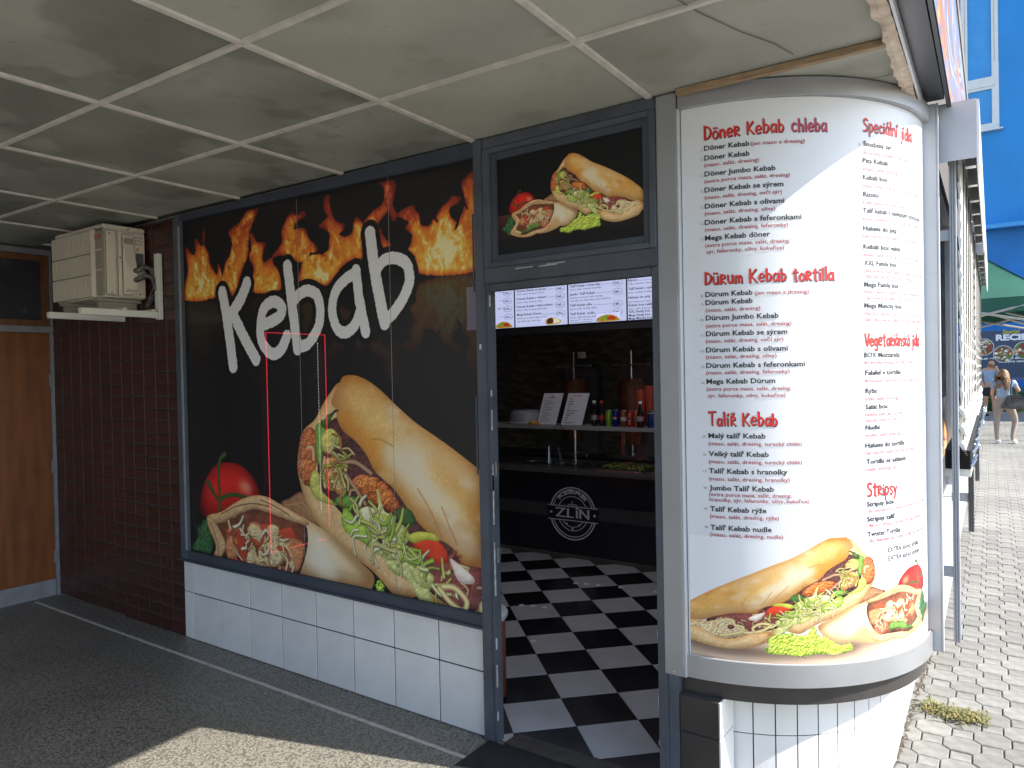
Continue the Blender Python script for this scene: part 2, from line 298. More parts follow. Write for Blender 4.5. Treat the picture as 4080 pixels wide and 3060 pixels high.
FLAMES = [[-4329,2153,-4329,2270,-4301,2334,-4324,2479,-4294,2481,-4246,2433,-4212,2457,-4226,2515,-4200,2531,-4169,2490,-4133,2476,-4135,2542,-4117,2581,-4103,2538,-4113,2483,-4075,2433,-4062,2367,-4018,2307,-3987,2295,-3977,2349,-3948,2300,-3951,2246,-4007,2187,-4009,2150],[-3951,2228,-3900,2350,-3853,2399,-3835,2469,-3870,2527,-3787,2561,-3727,2588,-3682,2626,-3576,2624,-3613,2572,-3651,2516,-3675,2449,-3678,2380,-3724,2314,-3770,2239,-3811,2148,-3848,2151,-3891,2213],[-3630,2149,-3655,2228,-3632,2287,-3671,2361,-3648,2411,-3659,2483,-3631,2492,-3604,2441,-3549,2430,-3515,2426,-3545,2365,-3540,2313,-3498,2326,-3457,2338,-3458,2304,-3407,2248,-3397,2148],[-3457,2347,-3375,2405,-3372,2480,-3317,2548,-3278,2560,-3240,2542,-3202,2555,-3171,2544,-3178,2521,-3242,2505,-3268,2467,-3180,2464,-3145,2402,-3086,2355,-3081,2326,-3136,2320,-3149,2289,-3199,2278,-3250,2287,-3326,2316,-3390,2339,-3444,2333],[-3235,2170,-3212,2262,-3124,2310,-3027,2308,-2991,2336,-2988,2415,-3064,2453,-3064,2465,-2997,2496,-3025,2548,-3005,2608,-2975,2608,-2972,2548,-2928,2463,-2871,2447,-2872,2416,-2907,2397,-2862,2376,-2805,2400,-2804,2438,-2781,2466,-2738,2437,-2734,2368,-2744,2246,-2832,2248,-2913,2209,-3009,2140,-3129,2171],[-2727,2435,-2661,2480,-2586,2514,-2579,2572,-2604,2610,-2551,2616,-2501,2597,-2508,2532,-2524,2497,-2495,2441,-2517,2407,-2536,2432,-2556,2468,-2588,2439,-2620,2414,-2591,2350,-2531,2283,-2583,2274,-2622,2354,-2642,2401,-2717,2411],[-2356,2139,-2383,2222,-2426,2256,-2399,2326,-2447,2369,-2417,2394,-2486,2432,-2475,2453,-2395,2471,-2367,2438,-2348,2406,-2340,2369,-2283,2361,-2263,2387,-2236,2369,-2244,2406,-2215,2430,-2169,2458,-2141,2475,-2101,2462,-2106,2442,-2161,2422,-2153,2379,-2126,2355,-2136,2314,-2109,2345,-2080,2417,-2054,2400,-2091,2515,-2059,2551,-2002,2572,-1981,2578,-1983,2477,-1984,2450,-1992,2133]]
KEBAB = [([-3941,2172,-3900,2006,-3851,1728],70),([-3699,2208,-3761,2122,-3861,2035],67),([-3845,2043,-3741,1899,-3631,1764],67),([-3561,1960,-3485,1973,-3403,2002,-3382,2039,-3414,2071,-3480,2082,-3550,2046,-3581,1970,-3578,1874,-3525,1812,-3465,1788,-3397,1816,-3348,1885],58),([-3330,2270,-3302,2071,-3260,1812],62),([-3276,2082,-3218,2115,-3155,2122,-3089,2088,-3068,2006,-3089,1918,-3165,1840,-3248,1819],54),([-2789,2195,-2767,2033,-2728,1876],54),([-2795,2182,-2893,2144,-2958,2078,-2973,1984,-2935,1902,-2867,1883,-2798,1926,-2757,2001],52),([-2682,2373,-2654,2176,-2594,1915],60),([-2643,2182,-2595,2223,-2522,2230,-2443,2196,-2420,2117,-2457,2040,-2530,1963,-2588,1929],50)]
MENU = """T|Döner Kebab|115|2462|160
D|(jen maso a dresing)|279|2462|190
T|Döner Kebab|115|2426|160
D|(maso, salát, dresing)|114|2402|193
T|Döner Jumbo Kebab|115|2367|249
D|(extra porce masa, salát, dresing)|114|2342|300
T|Döner Kebab se sýrem|114|2308|277
D|(maso, salát, dresing, ovčí sýr)|114|2282|271
T|Döner Kebab s olivami|114|2248|279
D|(maso, salát, dresing, olivy)|113|2223|248
T|Döner Kebab s feferonkami|113|2188|340
D|(maso, salát, dresing, feferonky)|113|2163|292
T|Mega Kebab döner|113|2130|229
D|(extra porce masa, salát, dresing,|113|2105|298
D|sýr, feferonky, olivy, kukuřice)|118|2081|272
T|Dürum Kebab|111|1921|167
D|(jen maso a dresing)|285|1920|191
T|Dürum Kebab|111|1891|167
D|(maso, salát, dresing)|111|1865|193
T|Dürum Jumbo Kebab|111|1834|256
D|(extra porce masa, salát, dresing)|110|1807|302
T|Dürum Kebab se sýrem|111|1775|286
D|(maso, salát, dresing, ovčí sýr)|110|1750|273
T|Dürum Kebab s olivami|110|1715|288
D|(maso, salát, dresing, olivy)|110|1691|248
T|Dürum Kebab s feferonkami|110|1657|348
D|(maso, salát, dresing, feferonky)|109|1633|294
T|Mega Kebab Dürum|110|1598|242
D|(extra porce masa, salát, dresing,|110|1572|298
D|sýr, feferonky, olivy, kukuřice)|114|1547|273
T|Malý talíř Kebab|114|1396|202
D|(maso, salát, dresing, turecký chléb)|114|1369|329
T|Velký talíř Kebab|114|1329|212
D|(maso, salát, dresing, turecký chléb)|114|1302|329
T|Talíř Kebab s hranolky|114|1265|277
D|(maso, salát, dresing, hranolky)|114|1238|284
T|Jumbo Talíř Kebab|115|1202|227
D|(extra porce masa, salát, dresing,|113|1180|291
D|hranolky, sýr, feferonky, olivy, kukuřice)|114|1160|353
T|Talíř Kebab rýže|116|1123|199
D|(maso, salát, dresing, rýže)|115|1098|243
T|Talíř Kebab nudle|116|1054|216
D|(maso, salát, dresing, nudle)|115|1030|257
T|Smažený sýr|702|2458|150
D|(hranolky, smažený sýr, salát)|702|2429|273
T|Pita Kebab|699|2397|130
D|(maso, salát, dresing)|699|2369|192
T|Kebab box|699|2336|127
D|(maso, salát, dresing, hranolky nebo nudle)|699|2308|367
T|Rizoto|699|2274|77
D|(rýže, zelenina, maso, salát)|698|2247|249
T|Talíř kebab s opékaným bramborem|698|2215|394
D|(maso, opékané brambory, zelí, salát, dresing)|696|2187|374
T|Halumi do pity|698|2150|181
D|(sýr halumi, pita, salát, rajčata, okurek)|696|2124|341
T|Kebab box veklý|698|2083|203
D|(maso, salát, dresing, hranolky nebo nudle)|697|2056|371
T|XXL Family box|699|2023|174
D|(2ks tortilla, maso, zelenina, salát, 5ks kuř. stripsy,|699|1997|417
D|3ks kuř. křídla, hranolky, dresing)|708|1976|286
T|Mega Family box|699|1944|188
D|(maso, zelenina, salát, hranolky, cibulové kroužky,|698|1920|410
D|sýr, kukuřice, feferonky, dresing)|708|1897|279
T|Mega Munchy box|698|1867|209
D|(5ks kuř. stripsy, 5ks kuř. křídla, 5ks mozzarella,|698|1839|406
D|5ks cibulové kroužky, hranolky, salát, dresing)|703|1817|400
T|BOX Mozzarella|694|1685|194
D|(hranolky,mozzarella 6ks, salát)|694|1660|297
T|Falafel v tortille|698|1620|195
D|(fritované hrachové kuličky, salát, hummus|696|1592|374
T|Rýže|698|1553|55
D|(rýže, salát, dresing)|696|1526|180
T|Salát box|697|1494|115
D|(ledový salát, zelí, rajčata,|695|1468|209
D|okurek, kukuřice, sýr)|696|1447|173
T|Nudle|696|1418|71
D|(nudle, salát, dresing)|695|1392|194
T|Halumi do tortilly|695|1352|219
D|(sýr halumi, salát, rajčata, okurek)|693|1327|296
T|Tortilla se salátem|698|1292|224
D|(salát, dresing, sýr)|696|1266|170
T|Stripsy box|698|1135|143
D|(3ks obalované kuř. stripsy, hranolky, zelí, salát, dresing)|698|1112|416
T|Stripsy talíř|698|1080|147
D|( 4ks kuř. stripsy, hranolky, zelí, salát, dresing)|697|1058|351
T|Twister Tortilla|699|1024|177
D|(3ks obalované kuř. stripsy, tortilla, zelí, salát, dresing)|700|1002|400
T|EXTRA kuřecí křídla|801|955|218
T|EXTRA kuřecí stripsy|802|923|229
H|Döner Kebab chleba|115|2503|441
H|Dürum Kebab tortilla|110|1967|466
H|Talíř Kebab|114|1443|247
H|Speciální jídla|703|2513|306
H|Vegetariánská jídla|699|1728|367
H|Stripsy|700|1173|161
N|1.|103|2462|7
N|2.|103|2427|7
N|3.|102|2367|7
N|4.|101|2309|7
N|5.|100|2250|7
N|6.|100|2189|8
N|7.|99|2130|8
N|8.|95|1921|8
N|9.|96|1890|8
N|10.|90|1832|14
N|11.|92|1775|12
N|12.|91|1716|14
N|13.|91|1657|14
N|14.|91|1597|13
N|15.|93|1397|13
N|16.|94|1330|13
N|17.|94|1267|14
N|18.|94|1205|13
N|19.|94|1126|14
N|20.|95|1058|14
N|21.|680|2458|13
N|22.|679|2397|14
N|23.|680|2336|13
N|24.|679|2275|14
N|25.|678|2214|14
N|26.|679|2151|14
N|27.|678|2083|12
N|28.|678|2024|12
N|29.|678|1947|14
N|30.|676|1870|14
N|31.|675|1686|14
N|32.|675|1610|14
N|33.|675|1540|13
N|34.|675|1475|14
N|35.|675|1419|14
N|36.|675|1353|14
N|37.|675|1292|14"""
AFF_WINDOW = [[4.5036, -0.0588], [-0.0648, 4.3289], [-4.6144, 0.0372]]
AFF_MENU = [[-1.7279, -0.0345], [0.1755, 1.3883], [1.2016, 0.5222]]
SCREENTXT = [('p', '135,-', -4.204, 2.438, 0.086), ('p', '135,-', -4.205, 2.36, 0.085), ('p', '135,-', -4.204, 2.283, 0.086), ('p', '160,-', -4.194, 2.202, 0.079), ('b', 'ni', -4.279, 2.294, 0.03), ('b', 'Dürum Kebab se sýrem', -4.047, 2.447, 0.334), ('r', '(maso, salát, dresing, ovčí sýr)', -4.047, 2.418, 0.318), ('b', 'Dürum Kebab s olivami', -4.049, 2.37, 0.339), ('r', '(maso, salát, dresing, olivy)', -4.048, 2.338, 0.291), ('b', 'Dürum Kebab s feferonkami', -4.05, 2.293, 0.41), ('r', '(maso, salát, dresing, feferonky)', -4.049, 2.263, 0.342), ('b', 'Mega Kebab Dürum', -4.05, 2.216, 0.284), ('r', '(extra porce masa, salát, dresing,', -4.049, 2.183, 0.348), ('r', 'sýr, feferonky, olivy, kukuřice)', -4.043, 2.153, 0.319), ('p', '145,-', -3.592, 2.435, 0.076), ('p', '145,-', -3.593, 2.36, 0.076), ('p', '145,-', -3.594, 2.282, 0.077), ('p', '170,-', -3.592, 2.2, 0.077), ('b', 'Talíř Kebab s hranolky', -3.449, 2.443, 0.322), ('r', '(maso, salát, dresing, hranolky)', -3.448, 2.415, 0.329), ('b', 'Jumbo Talíř Kebab', -3.449, 2.368, 0.266), ('r', '(extra porce masa, salát, dresing,', -3.448, 2.338, 0.345), ('r', 'hranolky, sýr, feferonky, olivy, kukuřice)', -3.447, 2.31, 0.419), ('b', 'Talíř Kebab rýže', -3.45, 2.265, 0.234), ('r', '(maso, salát, dresing, rýže)', -3.449, 2.234, 0.278), ('b', 'Talíř Kebab  nudle', -3.45, 2.186, 0.26), ('r', '(maso, salát, dresing, nudle)', -3.449, 2.155, 0.292), ('s', 'extra maso 30,-   extra sýr 20,-', -3.451, 2.133, 0.239), ('s', 'extra olivy nebo feferonky 10,-', -3.452, 2.112, 0.24), ('p', '155,-', -2.991, 2.435, 0.077), ('p', '185,-', -2.993, 2.357, 0.077), ('p', '145,-', -2.994, 2.249, 0.079), ('p', '145,-', -2.998, 2.174, 0.081), ('b', 'Rizoto', -2.85, 2.447, 0.093), ('r', '(rýže, zelenina, maso, salát)', -2.852, 2.417, 0.298), ('b', 'Talíř kebab s opékaným', -2.849, 2.371, 0.307), ('r', '(maso, opékané brambory, zelí)', -2.85, 2.34, 0.295), ('b', 'Halumi do pity', -2.85, 2.294, 0.212), ('r', '(sýr halumi, pita, salát, rajčata)', -2.851, 2.258, 0.301), ('b', 'Kebab box veklý', -2.849, 2.226, 0.229), ('r', '(maso, salát, dresing, hranolky)', -2.851, 2.197, 0.3), ('b', 'XXL Family box', -2.849, 2.169, 0.204), ('b', 'Mega Family box', -2.848, 2.137, 0.207), ('b', 'Mega Munchy box', -2.849, 2.108, 0.226)]
SCREENLN = [(-4.267, -4.213, 2.458), (-4.268, -4.215, 2.378), (-4.237, -4.212, 2.298), (-4.276, -4.212, 2.217), (-3.705, -3.617, 2.448), (-3.699, -3.619, 2.373), (-3.633, -3.615, 2.293), (-3.76, -3.619, 2.212), (-3.115, -3.014, 2.444), (-3.176, -3.016, 2.371), (-3.207, -3.015, 2.263), (-3.183, -3.017, 2.184), (-2.75, -2.616, 2.448), (-2.629, -2.594, 2.294), (-2.639, -2.596, 2.168), (-2.635, -2.597, 2.138)]
FLOORDOTS = [(-2.868, 2.312, 'white disc imitating a lamp glint, first of the row of three in the back white tile'), (-2.784, 2.335, 'white disc imitating a lamp glint, middle of the row of three in the back white tile'), (-2.695, 2.355, 'white disc imitating a lamp glint, last of the row of three in the back white tile'), (-2.518, 2.391, 'white disc imitating a lamp glint in the tile right of the row of three'), (-2.249, 2.428, 'white disc imitating a lamp glint, cut off by the right door jamb'), (-2.925, 1.641, 'white disc imitating a lamp glint, nearest the bin in the left tile row'), (-2.847, 1.67, 'white disc imitating a lamp glint, middle one of the left tile row'), (-2.759, 1.687, 'white disc imitating a lamp glint, right one of the left tile row'), (-2.471, 1.099, 'lone white disc imitating a lamp glint nearest the threshold')]
# ---------------------------------------------------------------- printed pictures (painted in code, in memory)
def pnoise(h, w, cell, seed, ax=1.0):
    rs = np.random.RandomState(seed)
    cy, cx = max(2, int(h / cell) + 3), max(2, int(w / (cell * ax)) + 3)
    g = rs.rand(cy, cx)
    y = np.arange(h) / cell; x = np.arange(w) / (cell * ax)
    yi = y.astype(int); xi = x.astype(int); fy = y - yi; fx = x - xi
    fy = fy * fy * (3 - 2 * fy); fx = fx * fx * (3 - 2 * fx)
    yi = np.minimum(yi, cy - 2); xi = np.minimum(xi, cx - 2)
    a = g[np.ix_(yi, xi)]; b = g[np.ix_(yi, xi + 1)]; c = g[np.ix_(yi + 1, xi)]; d = g[np.ix_(yi + 1, xi + 1)]
    fx = fx[None, :]; fy = fy[:, None]
    return (a * (1 - fx) + b * fx) * (1 - fy) + (c * (1 - fx) + d * fx) * fy

def fbm(h, w, cell, seed, octv=4, ax=1.0):
    o = np.zeros((h, w)); a = .5; t = 0
    for k in range(octv):
        if cell < 1.2: break
        o += a * pnoise(h, w, cell, seed + k * 7, ax); t += a; a *= .55; cell /= 2.1
    return o / max(t, 1e-6)

def blur(m, r):
    r = int(round(r))
    if r < 1: return m
    for _ in range(2):
        for axis in (0, 1):
            pad = [(0, 0), (0, 0)]; pad[axis] = (r + 1, r)
            c = np.cumsum(np.pad(m, pad, mode='constant'), axis=axis)
            n = m.shape[axis]
            if axis == 0: m = (c[2 * r + 1:2 * r + 1 + n] - c[0:n]) / (2 * r + 1)
            else: m = (c[:, 2 * r + 1:2 * r + 1 + n] - c[:, 0:n]) / (2 * r + 1)
    return m

def catmull(p, n=5, closed=True):
    p = np.asarray(p, float); m = len(p); out = []
    rng = range(m) if closed else range(m - 1)
    for i in rng:
        if closed: p0, p1, p2, p3 = p[i - 1], p[i], p[(i + 1) % m], p[(i + 2) % m]
        else: p0, p1, p2, p3 = p[max(i - 1, 0)], p[i], p[i + 1], p[min(i + 2, m - 1)]
        for k in range(n):
            t = k / n
            out.append(.5 * ((2 * p1) + (p2 - p0) * t + (2 * p0 - 5 * p1 + 4 * p2 - p3) * t * t + (3 * p1 - p0 - 3 * p2 + p3) * t ** 3))
    if not closed: out.append(p[-1])
    return np.array(out)

class Canvas:
    """x right, y down in pixels; tr maps canonical coordinates to pixels; s is pixels per canonical unit."""
    def __init__(self, w, h, tr, s, bg, seed=1):
        self.w, self.h, self.tr, self.s = w, h, tr, s
        self.a = np.empty((h, w, 3)); self.a[:] = bg
        self.n1 = fbm(h, w, 30 * s, seed, 4) - .5
        self.n2 = fbm(h, w, 9 * s, seed + 50, 4) - .5
        self.n3 = fbm(h, w, 3.2 * s, seed + 90, 3) - .5
    def mask(self, pts, smooth=True, rag=0.0, pad=4):
        p = self.tr(np.asarray(pts, float))
        if smooth: p = catmull(p)
        x0 = int(max(0, p[:, 0].min() - pad)); x1 = int(min(self.w, p[:, 0].max() + pad + 1))
        y0 = int(max(0, p[:, 1].min() - pad)); y1 = int(min(self.h, p[:, 1].max() + pad + 1))
        if x1 - x0 < 2 or y1 - y0 < 2: return None
        q = np.roll(p, -1, axis=0); m = np.zeros((y1 - y0, x1 - x0))
        ex0, ey0, ex1, ey1 = p[:, 0], p[:, 1], q[:, 0], q[:, 1]
        xs = np.arange(x0, x1) + .5
        for j in range(y1 - y0):
            for sub in (.25, .75):
                y = y0 + j + sub
                k = (ey0 <= y) != (ey1 <= y)
                if not k.any(): continue
                xx = np.sort(ex0[k] + (y - ey0[k]) / (ey1[k] - ey0[k]) * (ex1[k] - ex0[k]))
                for i in range(0, len(xx) - 1, 2):
                    m[j] += .5 * np.clip(np.minimum(xs + .5, xx[i + 1]) - np.maximum(xs - .5, xx[i]), 0, 1)
        if rag:
            r = rag * self.s; sl = (slice(y0, y1), slice(x0, x1))
            dy = (self.n3[sl] * 3.2 * r + self.n2[sl] * 2 * r); dx = (np.roll(self.n3[sl], 9, 0) * 3.2 * r + np.roll(self.n2[sl], 17, 1) * 2 * r)
            hh, ww = m.shape
            Y = np.clip(np.arange(hh)[:, None] + dy, 0, hh - 1).astype(int); X = np.clip(np.arange(ww)[None, :] + dx, 0, ww - 1).astype(int)
            m = m[Y, X]
        return m, y0, y1, x0, x1
    def poly(self, pts, col, dark=None, rad=6, light=.35, amp=.12, rag=0.0, smooth=True, fine=.08, alpha=1.0, soft=0, hi=None, bump=0.0):
        R = self.mask(pts, smooth, rag, pad=int(3 + rad * self.s))
        if R is None: return
        m, y0, y1, x0, x1 = R
        col = np.array(col, float) / 255; dark = col * .45 if dark is None else np.array(dark, float) / 255
        rr = max(1, rad * self.s); b = blur(m, rr)
        hgt = np.clip((b - .42) / .5, 0, 1) ** .8
        n1 = self.n1[y0:y1, x0:x1]; n2 = self.n2[y0:y1, x0:x1]; n3 = self.n3[y0:y1, x0:x1]
        f = np.clip(hgt + amp * 3 * n1 + amp * 2 * n2, 0, 1.1)
        c = dark[None, None] * (1 - f[..., None]) + col[None, None] * f[..., None]
        H = b * rr * 1.1
        if bump: H = H + bump * self.s * (n2 * 3 + n3 * 1.6)
        gy, gx = np.gradient(H)
        sh = np.clip(gx * .45 + gy * .9, -1, 1)          # surface facing up left is lighter (studio light of the printed photo)
        c = c * (1 + light * sh[..., None] + fine * 2.2 * n3[..., None])
        if hi is not None: c = c + np.array(hi, float) / 255 * np.clip(sh - .25, 0, 1)[..., None]
        if soft: m = blur(m, soft * self.s)
        m = np.clip(m, 0, 1)[..., None] * alpha
        self.a[y0:y1, x0:x1] = self.a[y0:y1, x0:x1] * (1 - m) + c * m
    def shade(self, pts, col, alpha=.5, soft=6, clip=None):
        R = self.mask(pts, True, 0, pad=int(3 + 3 * soft * self.s))
        if R is None: return
        m, y0, y1, x0, x1 = R; m = np.clip(blur(m, soft * self.s), 0, 1)[..., None] * alpha
        if clip is not None:
            K_ = np.zeros((self.h, self.w)); Q = self.mask(clip)
            if Q: K_[Q[1]:Q[2], Q[3]:Q[4]] = Q[0]
            m = m * K_[y0:y1, x0:x1, None]
        self.a[y0:y1, x0:x1] = self.a[y0:y1, x0:x1] * (1 - m) + np.array(col) / 255 * m
    def line(self, pts, wd, col, smooth=True, alpha=1.0, taper=0.0, rag=0.0, light=.2):
        p = self.tr(np.asarray(pts, float))
        if smooth: p = catmull(p, 6, False)
        w = wd * self.s / 2; pad = int(w + 3)
        x0 = int(max(0, p[:, 0].min() - pad)); x1 = int(min(self.w, p[:, 0].max() + pad + 1))
        y0 = int(max(0, p[:, 1].min() - pad)); y1 = int(min(self.h, p[:, 1].max() + pad + 1))
        if x1 - x0 < 2 or y1 - y0 < 2: return
        X = np.arange(x0, x1)[None, :] + .5; Y = np.arange(y0, y1)[:, None] + .5
        cov = np.full((y1 - y0, x1 - x0), -9.0); n = len(p) - 1
        for i in range(n):
            ax, ay = p[i]; bx, by = p[i + 1]; dx, dy = bx - ax, by - ay; L = dx * dx + dy * dy + 1e-9
            t = np.clip(((X - ax) * dx + (Y - ay) * dy) / L, 0, 1)
            d = np.hypot(X - ax - t * dx, Y - ay - t * dy); ww = w * (1 - taper * (i + t) / n)
            cov = np.maximum(cov, ww - d)
        if rag: cov = cov + rag * self.s * self.n3[y0:y1, x0:x1] * 3
        m = np.clip(cov + .5, 0, 1)[..., None] * alpha
        c = np.array(col) / 255 * (1 - light + light * np.clip(cov / max(w, .5), 0, 1) * 1.6)[..., None]
        self.a[y0:y1, x0:x1] = self.a[y0:y1, x0:x1] * (1 - m) + c * m

def paint_food(c, table=None):
    """The sandwich photograph printed three times in this shop: bun, tortilla roll, tomato, lettuce."""
    def S(i, *a, **k): c.poly(FOOD[i], *a, **k)
    LN = c.line; rs_b = np.random.RandomState(4)
    S('herb', (46, 88, 48), (8, 20, 12), rad=5, amp=.3, rag=5, fine=.4, bump=2)
    S('tomato', (222, 32, 26), (92, 10, 12), rad=20, light=.35, amp=.03, fine=.02)
    c.shade(FOOD['tomato_hi'], (255, 170, 120), .75, 5)
    for q in FOOD['stems']: LN(q, 7, (52, 70, 30), taper=.3)
    S('wrap_back', (150, 100, 66), (60, 34, 24), rad=4, amp=.25)
    for q in FOOD['wrap_lines']: LN(q, 2.2, (190, 140, 100), alpha=.7)
    S('bun_low', (230, 184, 122), (158, 98, 46), rad=10, amp=.12, bump=.3)
    S('filling', (74, 42, 40), (24, 14, 16), rad=8, amp=.4, fine=.3, bump=2)
    S('meat_left', (196, 98, 52), (112, 44, 28), rad=6, amp=.25, fine=.2, bump=2, hi=(60, 40, 30), rag=1.5)
    S('sauce', (128, 58, 54), (62, 22, 26), rad=8, amp=.3, fine=.1, bump=1)
    S('meat_mid', (206, 98, 42), (104, 36, 22), rad=6, amp=.25, fine=.25, bump=2.4, hi=(90, 60, 40), rag=1)
    for q in FOOD['onion_lines']: LN(q, 5, (186, 140, 104), alpha=.9)
    S('bun_top', (238, 184, 98), (170, 96, 34), rad=22, light=.22, amp=.09, fine=.05, bump=.5)
    c.shade(FOOD['bun_orange'], (226, 122, 30), .62, 8, clip=FOOD['bun_top'])
    c.shade(FOOD['bun_orange2'], (214, 132, 48), .5, 9, clip=FOOD['bun_top'])
    c.shade(FOOD['bun_pale'], (236, 222, 190), .85, 8, clip=FOOD['bun_top'])
    c.shade(FOOD['bun_pale2'], (236, 212, 168), .6, 10, clip=FOOD['bun_top'])
    c.shade(FOOD['bun_end'], (196, 138, 90), .6, 6, clip=FOOD['bun_top'])
    c.shade(FOOD['bun_under'], (190, 140, 96), .5, 4, clip=FOOD['bun_top'])
    for q in range(70):
        x0, y0 = rs_b.uniform(380, 715), rs_b.uniform(150, 370); rr_ = rs_b.uniform(2, 9)
        c.shade([(x0 - rr_ * 1.6, y0), (x0, y0 - rr_), (x0 + rr_ * 1.6, y0 - 2), (x0, y0 + rr_)], [(190, 118, 44), (248, 214, 150), (222, 150, 70), (244, 228, 196)][rs_b.randint(4)], .34, 2.2, clip=FOOD['bun_top'])
    for q in FOOD['bun_creases']: LN(q, 2.2, (176, 110, 56), alpha=.55)
    S('leaf_strip', (116, 160, 62), (46, 76, 30), rad=3, amp=.2, fine=.15)
    S('leaf_dark', (60, 88, 36), (26, 40, 20), rad=3, amp=.3, rag=1.5)
    S('leaf_dark2', (58, 96, 46), (26, 40, 20), rad=3, amp=.3)
    S('cabbage_a', (206, 208, 96), (128, 124, 50), rad=4, amp=.2, hi=(60, 60, 30), bump=1)
    S('cabbage_b', (210, 206, 92), (142, 138, 52), rad=4, amp=.2, bump=1)
    for q in FOOD['chicken']: c.poly(q, (230, 172, 100), (170, 96, 46), rad=5, amp=.2, hi=(50, 40, 30), bump=1.2)
    for q in FOOD['chicken_lines']: LN(q, 4.5, (236, 196, 140), alpha=.9)
    S('leaf_green', (104, 164, 60), (34, 70, 32), rad=4, amp=.25, bump=1)
    S('lettuce', (168, 208, 70), (96, 134, 36), rad=5, amp=.18, fine=.1, bump=1.2, rag=1)
    for q in FOOD['cabbage_c']: c.poly(q, (212, 214, 128), (150, 152, 66), rad=4, amp=.2, light=.4, bump=.8, rag=.6)
    S('cabbage_star', (234, 232, 178), (186, 190, 104), rad=4, amp=.15, light=.4)
    S('cabbage_mid', (200, 206, 86), (150, 156, 56), rad=4, amp=.2)
    S('tomato_slice', (226, 54, 30), (168, 30, 22), rad=4, amp=.1, hi=(60, 40, 30))
    rs = np.random.RandomState(12)
    def scatter(n, cx, cy, sx_, sy_, cols, wd, ln, ang=None, slope=0):
        for q in range(n):
            x0 = cx + rs.uniform(-1, 1) * sx_; y0 = cy + rs.uniform(-1, 1) * sy_ + slope * (x0 - cx)
            a = rs.uniform(0, 6.28) if ang is None else ang + rs.normal(0, .5); l = ln * rs.uniform(.5, 1.2); k = rs.uniform(-.5, .5) * l
            p = np.array([(x0, y0), (x0 + math.cos(a) * l * .5 - math.sin(a) * k, y0 + math.sin(a) * l * .5 + math.cos(a) * k), (x0 + math.cos(a) * l, y0 + math.sin(a) * l)])
            cc = cols[rs.randint(len(cols))]; w_ = wd * rs.uniform(.6, 1.3)
            LN(p + np.array([(.8, -1.0)]), w_ + 1.2, tuple(v * .35 for v in cc), alpha=.55, taper=.3)
            LN(p, w_, cc, light=.35, taper=.35)
    gc = [(222, 222, 140), (196, 206, 84), (236, 232, 180), (150, 186, 60), (206, 196, 120)]
    scatter(64, 475, 178, 75, 16, gc, 4.2, 26, None, -.45)
    scatter(26, 378, 262, 22, 30, [(214, 170, 110), (190, 110, 60), (220, 200, 120), (150, 160, 60)], 3.6, 22)
    scatter(16, 575, 158, 40, 12, [(170, 80, 60), (200, 150, 110), (130, 50, 46)], 4.0, 18, None, -.2)
    S('yellow_leaf', (206, 206, 70), (146, 150, 40), rad=3, amp=.15)
    S('onion', (244, 228, 212), (214, 180, 158), rad=4, amp=.1)
    S('ruffle', (226, 196, 142), (160, 110, 70), rad=5, amp=.3, fine=.2, bump=2.2, rag=1.5)
    for q in FOOD['ruffle_holes']: c.poly(q, (118, 52, 46), (80, 34, 32), rad=3, amp=.2)
    S('lip', (236, 192, 130), (176, 114, 58), rad=10, amp=.16, fine=.06, bump=.6, hi=(30, 24, 16))
    for q in FOOD['ruffle_strips']: LN(q, 7, (226, 200, 128), light=.35)
    S('roll', (234, 206, 156), (176, 122, 66), rad=16, light=.28, amp=.09, fine=.04)
    c.shade(FOOD['roll_white'], (240, 232, 208), .8, 8, clip=FOOD['roll'])
    c.shade(FOOD['roll_toast'], (206, 148, 92), .75, 9, clip=FOOD['roll'])
    c.shade(FOOD['roll_shadow'], (120, 84, 52), .6, 5, clip=FOOD['roll'])
    S('roll_in', (112, 60, 42), (44, 22, 20), rad=9, amp=.35, fine=.2)
    for k, f in (('fill_red', (204, 60, 36)), ('fill_red2', (196, 62, 44)), ('fill_pink', (212, 92, 70)), ('fill_red3', (206, 66, 40))):
        S(k, f, tuple(x * .6 for x in f), rad=3.5, amp=.15, hi=(50, 40, 40))
    for q in FOOD['fill_meat']: c.poly(q, (206, 128, 80), (140, 70, 44), rad=4, amp=.25, bump=1.4)
    for q in FOOD['fill_cab']: c.poly(q, (232, 200, 142), (184, 128, 78), rad=4, amp=.2, light=.45, bump=1, rag=.5)
    rs2 = rs; scatter(52, 215, 142, 58, 28, [(236, 206, 150), (222, 176, 112), (206, 120, 70), (240, 224, 176), (200, 70, 44)], 4.4, 24)
    S('fill_green', (92, 136, 52), (36, 58, 28), rad=4, amp=.3, bump=1.5)
    S('fill_pale', (216, 204, 136), (150, 132, 76), rad=3, amp=.2)
    for k in ('rim_top', 'rim_left', 'rim_low'): S(k, (222, 174, 118), (164, 102, 56), rad=3.5, amp=.2, light=.4, bump=.6)
    for q in FOOD['rim_burn']: LN(q, 1.6, (90, 44, 24), alpha=.75)
    S('front_leaf', (182, 216, 66), (92, 140, 36), rad=4, amp=.4, light=.5, fine=.06, bump=3.2, rag=3, hi=(50, 50, 20))
def _unpack(v, k=1.0):
    if isinstance(v[0], list): return [_unpack(x, k) for x in v]
    return np.array(v, float).reshape(-1, 2) * k
FOOD = {k: _unpack(v, .1) for k, v in FOOD_RAW.items()}      # millimetres of the small picture above the door

def aff(M):
    M = np.array(M)
    return lambda p: np.c_[p / 1000.0, np.ones(len(p))] @ M

